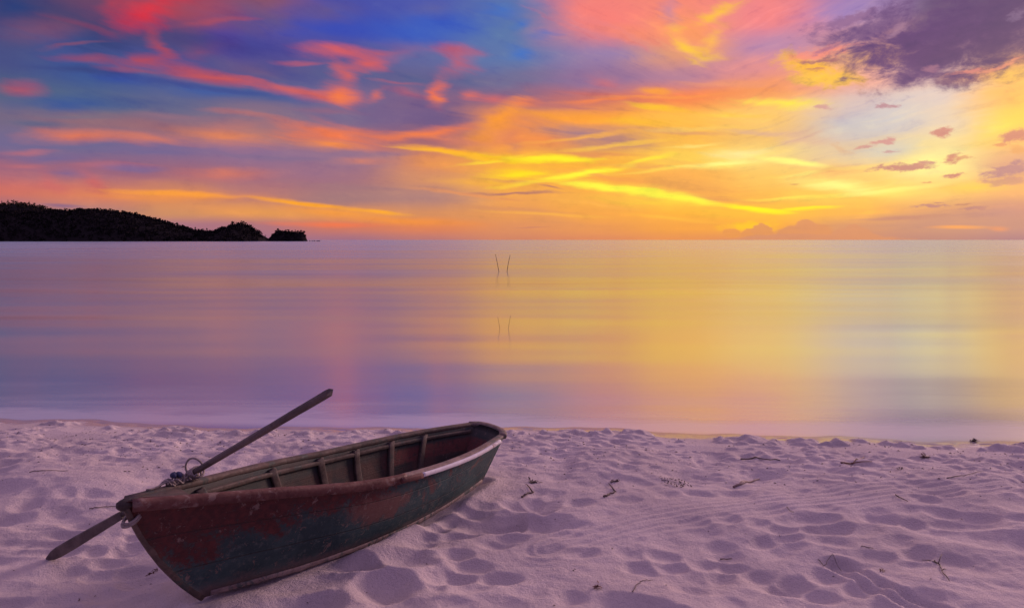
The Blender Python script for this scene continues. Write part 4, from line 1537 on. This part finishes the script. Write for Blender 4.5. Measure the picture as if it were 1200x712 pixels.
def clump(name, px, py, r, n, label, mat, cat_, group=None, seed=1, flat=.5, sz=.5):
    rg = random.Random(seed)
    p = on_sand(px, py)
    vs, fs = [], []
    for _ in range(n):
        c = Vector((p.x + rg.gauss(0, r * .44), p.y + rg.gauss(0, r * .40), 0))
        c.z = ground(c.x, c.y) + abs(rg.gauss(0, r * flat)) * .6 + .002
        u = Vector((rg.gauss(0, 1), rg.gauss(0, 1), rg.gauss(0, .5))).normalized()
        v = u.cross(Vector((rg.gauss(0, .4), rg.gauss(0, .4), 1))).normalized()
        w = u.cross(v)
        s = r * sz * rg.uniform(.5, 1.2)
        b = len(vs)
        vs += [c - u * s, c + v * s * .35 + w * s * .15, c + u * s + w * s * .2, c - v * s * .35 + w * s * .1, c + w * s * .25]
        fs += [(b, b + 1, b + 4), (b + 1, b + 2, b + 4), (b + 2, b + 3, b + 4), (b + 3, b, b + 4), (b, b + 3, b + 2, b + 1)]
    o = mesh_obj(name, vs, fs, mat, smooth=False, origin=p)
    tag(o, label, cat_, group)
    return o


twig('twig', [(1095, 657), (1101, 662), (1106, 672), (1112, 681)], .0055, 'forked twig with a kinked stem low on the right', forks=((.2, (1080, 657)), (.3, (1104, 652)), (.6, (1109, 668))))
twig('twig', [(741, 694), (748, 683), (756, 680), (765, 680)], .003, 'hooked thin twig beside the dry leaf cluster')
twig('twig', [(960, 656), (966, 664), (975, 662), (985, 669)], .003, 'wavy thin twig left of the pink brown shell')
twig('driftwood_stick', [(859, 571), (868, 568), (880, 565), (890, 558)], .012, 'stout bent driftwood stick on the open sand right of the debris patch', PALE, cat_='stick', group='sticks on the sand', forks=((.3, (872, 563)),))
twig('driftwood_stick', [(611, 583), (618, 579), (626, 577)], .010, 'short dark stick nearest the stern of the boat', cat_='stick', group='sticks on the sand', forks=((.85, (617, 568)),))
twig('driftwood_stick', [(708, 583), (715, 579), (722, 576)], .010, 'short dark stick with a raised end left of the debris patch', cat_='stick', group='sticks on the sand', forks=((.85, (713, 567)),))
twig('twig', [(104, 596.5), (116, 595), (130, 594), (150, 595)], .0045, 'straight thin twig on the sand behind the tip of the bow')
twig('twig', [(1110, 560), (1130, 557), (1150, 553)], .004, 'long flat twig beside the drag marks on the right')
twig('twig', [(35, 553), (60, 551), (80, 552)], .004, 'thin twig lying level on the far left sand')
twig('twig', [(1049, 580), (1056, 584), (1063, 587)], .006, 'small slanting dark twig in the middle of the right sand')
twig('twig', [(922, 594), (926, 599), (930, 601)], .003, 'tiny bent twig by the drag marks')
twig('twig', [(1010, 640), (1024, 643)], .003, 'tiny straight twig in a hollow on the right')
twig('twig', [(845, 656), (858, 655)], .0045, 'short dark twig across a crest right of the hooked twig')
twig('driftwood_stick', [(868, 538), (890, 536), (915, 539)], .009, 'low dark stick half buried near the waterline', cat_='stick', group='sticks on the sand')
twig('driftwood_stick', [(986, 543), (1000, 541), (1012, 536)], .010, 'reddish bent stick in the far wrack line', REDBIT, cat_='stick', group='sticks on the sand', forks=((.4, (1022, 541)),))
clump('dry_leaf', 701, 689, .030, 16, 'dark curled dry leaf cluster low in the middle of the sand', REDBIT, 'leaf', 'leaves on the sand', 3)
clump('broken_shell', 1035, 669, .024, 12, 'pinkish brown broken shell right of the wavy twig', REDBIT, 'shell', None, 4)
clump('dry_leaf', 176, 672, .028, 18, 'red brown dry leaf on the sand below the bow', REDBIT, 'leaf', 'leaves on the sand', 5)
clump('dry_leaf', 93, 703, .014, 7, 'small dark leaf at the lower left edge of the sand', REDBIT, 'leaf', 'leaves on the sand', 6)
clump('seaweed_clump', 1084, 535, .045, 26, 'reddish seaweed clump near the waterline on the right', REDBIT, 'seaweed', 'seaweed clumps', 7)
clump('seaweed_clump', 1142, 517, .040, 40, 'dark seaweed heap right at the water edge', TWIG, 'seaweed', 'seaweed clumps', 8)
clump('seaweed_clump', 1056, 549, .030, 18, 'small dark round seaweed tuft below the reddish clump', TWIG, 'seaweed', 'seaweed clumps', 9)
tag(clump('seaweed_litter', 790, 566, .15, 70, 'loose scatter of dark seaweed scraps in the middle of the beach', TWIG, 'litter', None, 10, .06, .10), kind='stuff')
clump('seaweed_clump', 625, 565, .04, 30, 'dark seaweed scraps above the stick nearest the stern', TWIG, 'seaweed', 'seaweed clumps', 11, .2, .5)
clump('seaweed_clump', 720, 564, .04, 30, 'dark seaweed scraps above the stick left of the debris patch', TWIG, 'seaweed', 'seaweed clumps', 12, .2, .5)

# countless crumbs of wrack
rg = np.random.RandomState(77)
N = 3200
vs, fs = [], []
X = rg.uniform(-6.2, 6.2, N)
Q = np.abs(rg.normal(0, 1, N)) * 1.1 + .25
far_ = rg.rand(N) < .22
Q[far_] = rg.uniform(.3, 4.6, far_.sum())
Y = shore(X) - Q
Zs = sand_height(X, Y)
dkeel = np.minimum(seg_dist(X, Y, keel_n), seg_dist(X, Y, keel_f))
patch = VN(91)(X * .8, Y * 1.5)
for i in range(N):
    if Zs[i] < WATER + .03 or dkeel[i] < .3 or (not far_[i] and patch[i] < -.05 and rg.rand() < .8):
        continue
    s = (.003 + .013 * rg.rand() ** 2.2) * (1.0 if Q[i] < 2 else .6)
    a = rg.uniform(0, 3.14)
    u = Vector((math.cos(a), math.sin(a), rg.uniform(-.2, .2)))
    v = Vector((-math.sin(a), math.cos(a), rg.uniform(-.2, .4))) * rg.uniform(.10, .4)
    c = Vector((X[i], Y[i], Zs[i] + .003))
    b = len(vs)
    vs += [c - u * s, c - v * s, c + u * s, c + v * s, c + Vector((0, 0, s * .5))]
    fs += [(b, b + 1, b + 4), (b + 1, b + 2, b + 4), (b + 2, b + 3, b + 4), (b + 3, b, b + 4)]
tag(mesh_obj('seaweed_litter', vs, fs, TWIG, smooth=False), 'dark crumbs of seaweed and bark littering the sand', 'litter', kind='stuff')
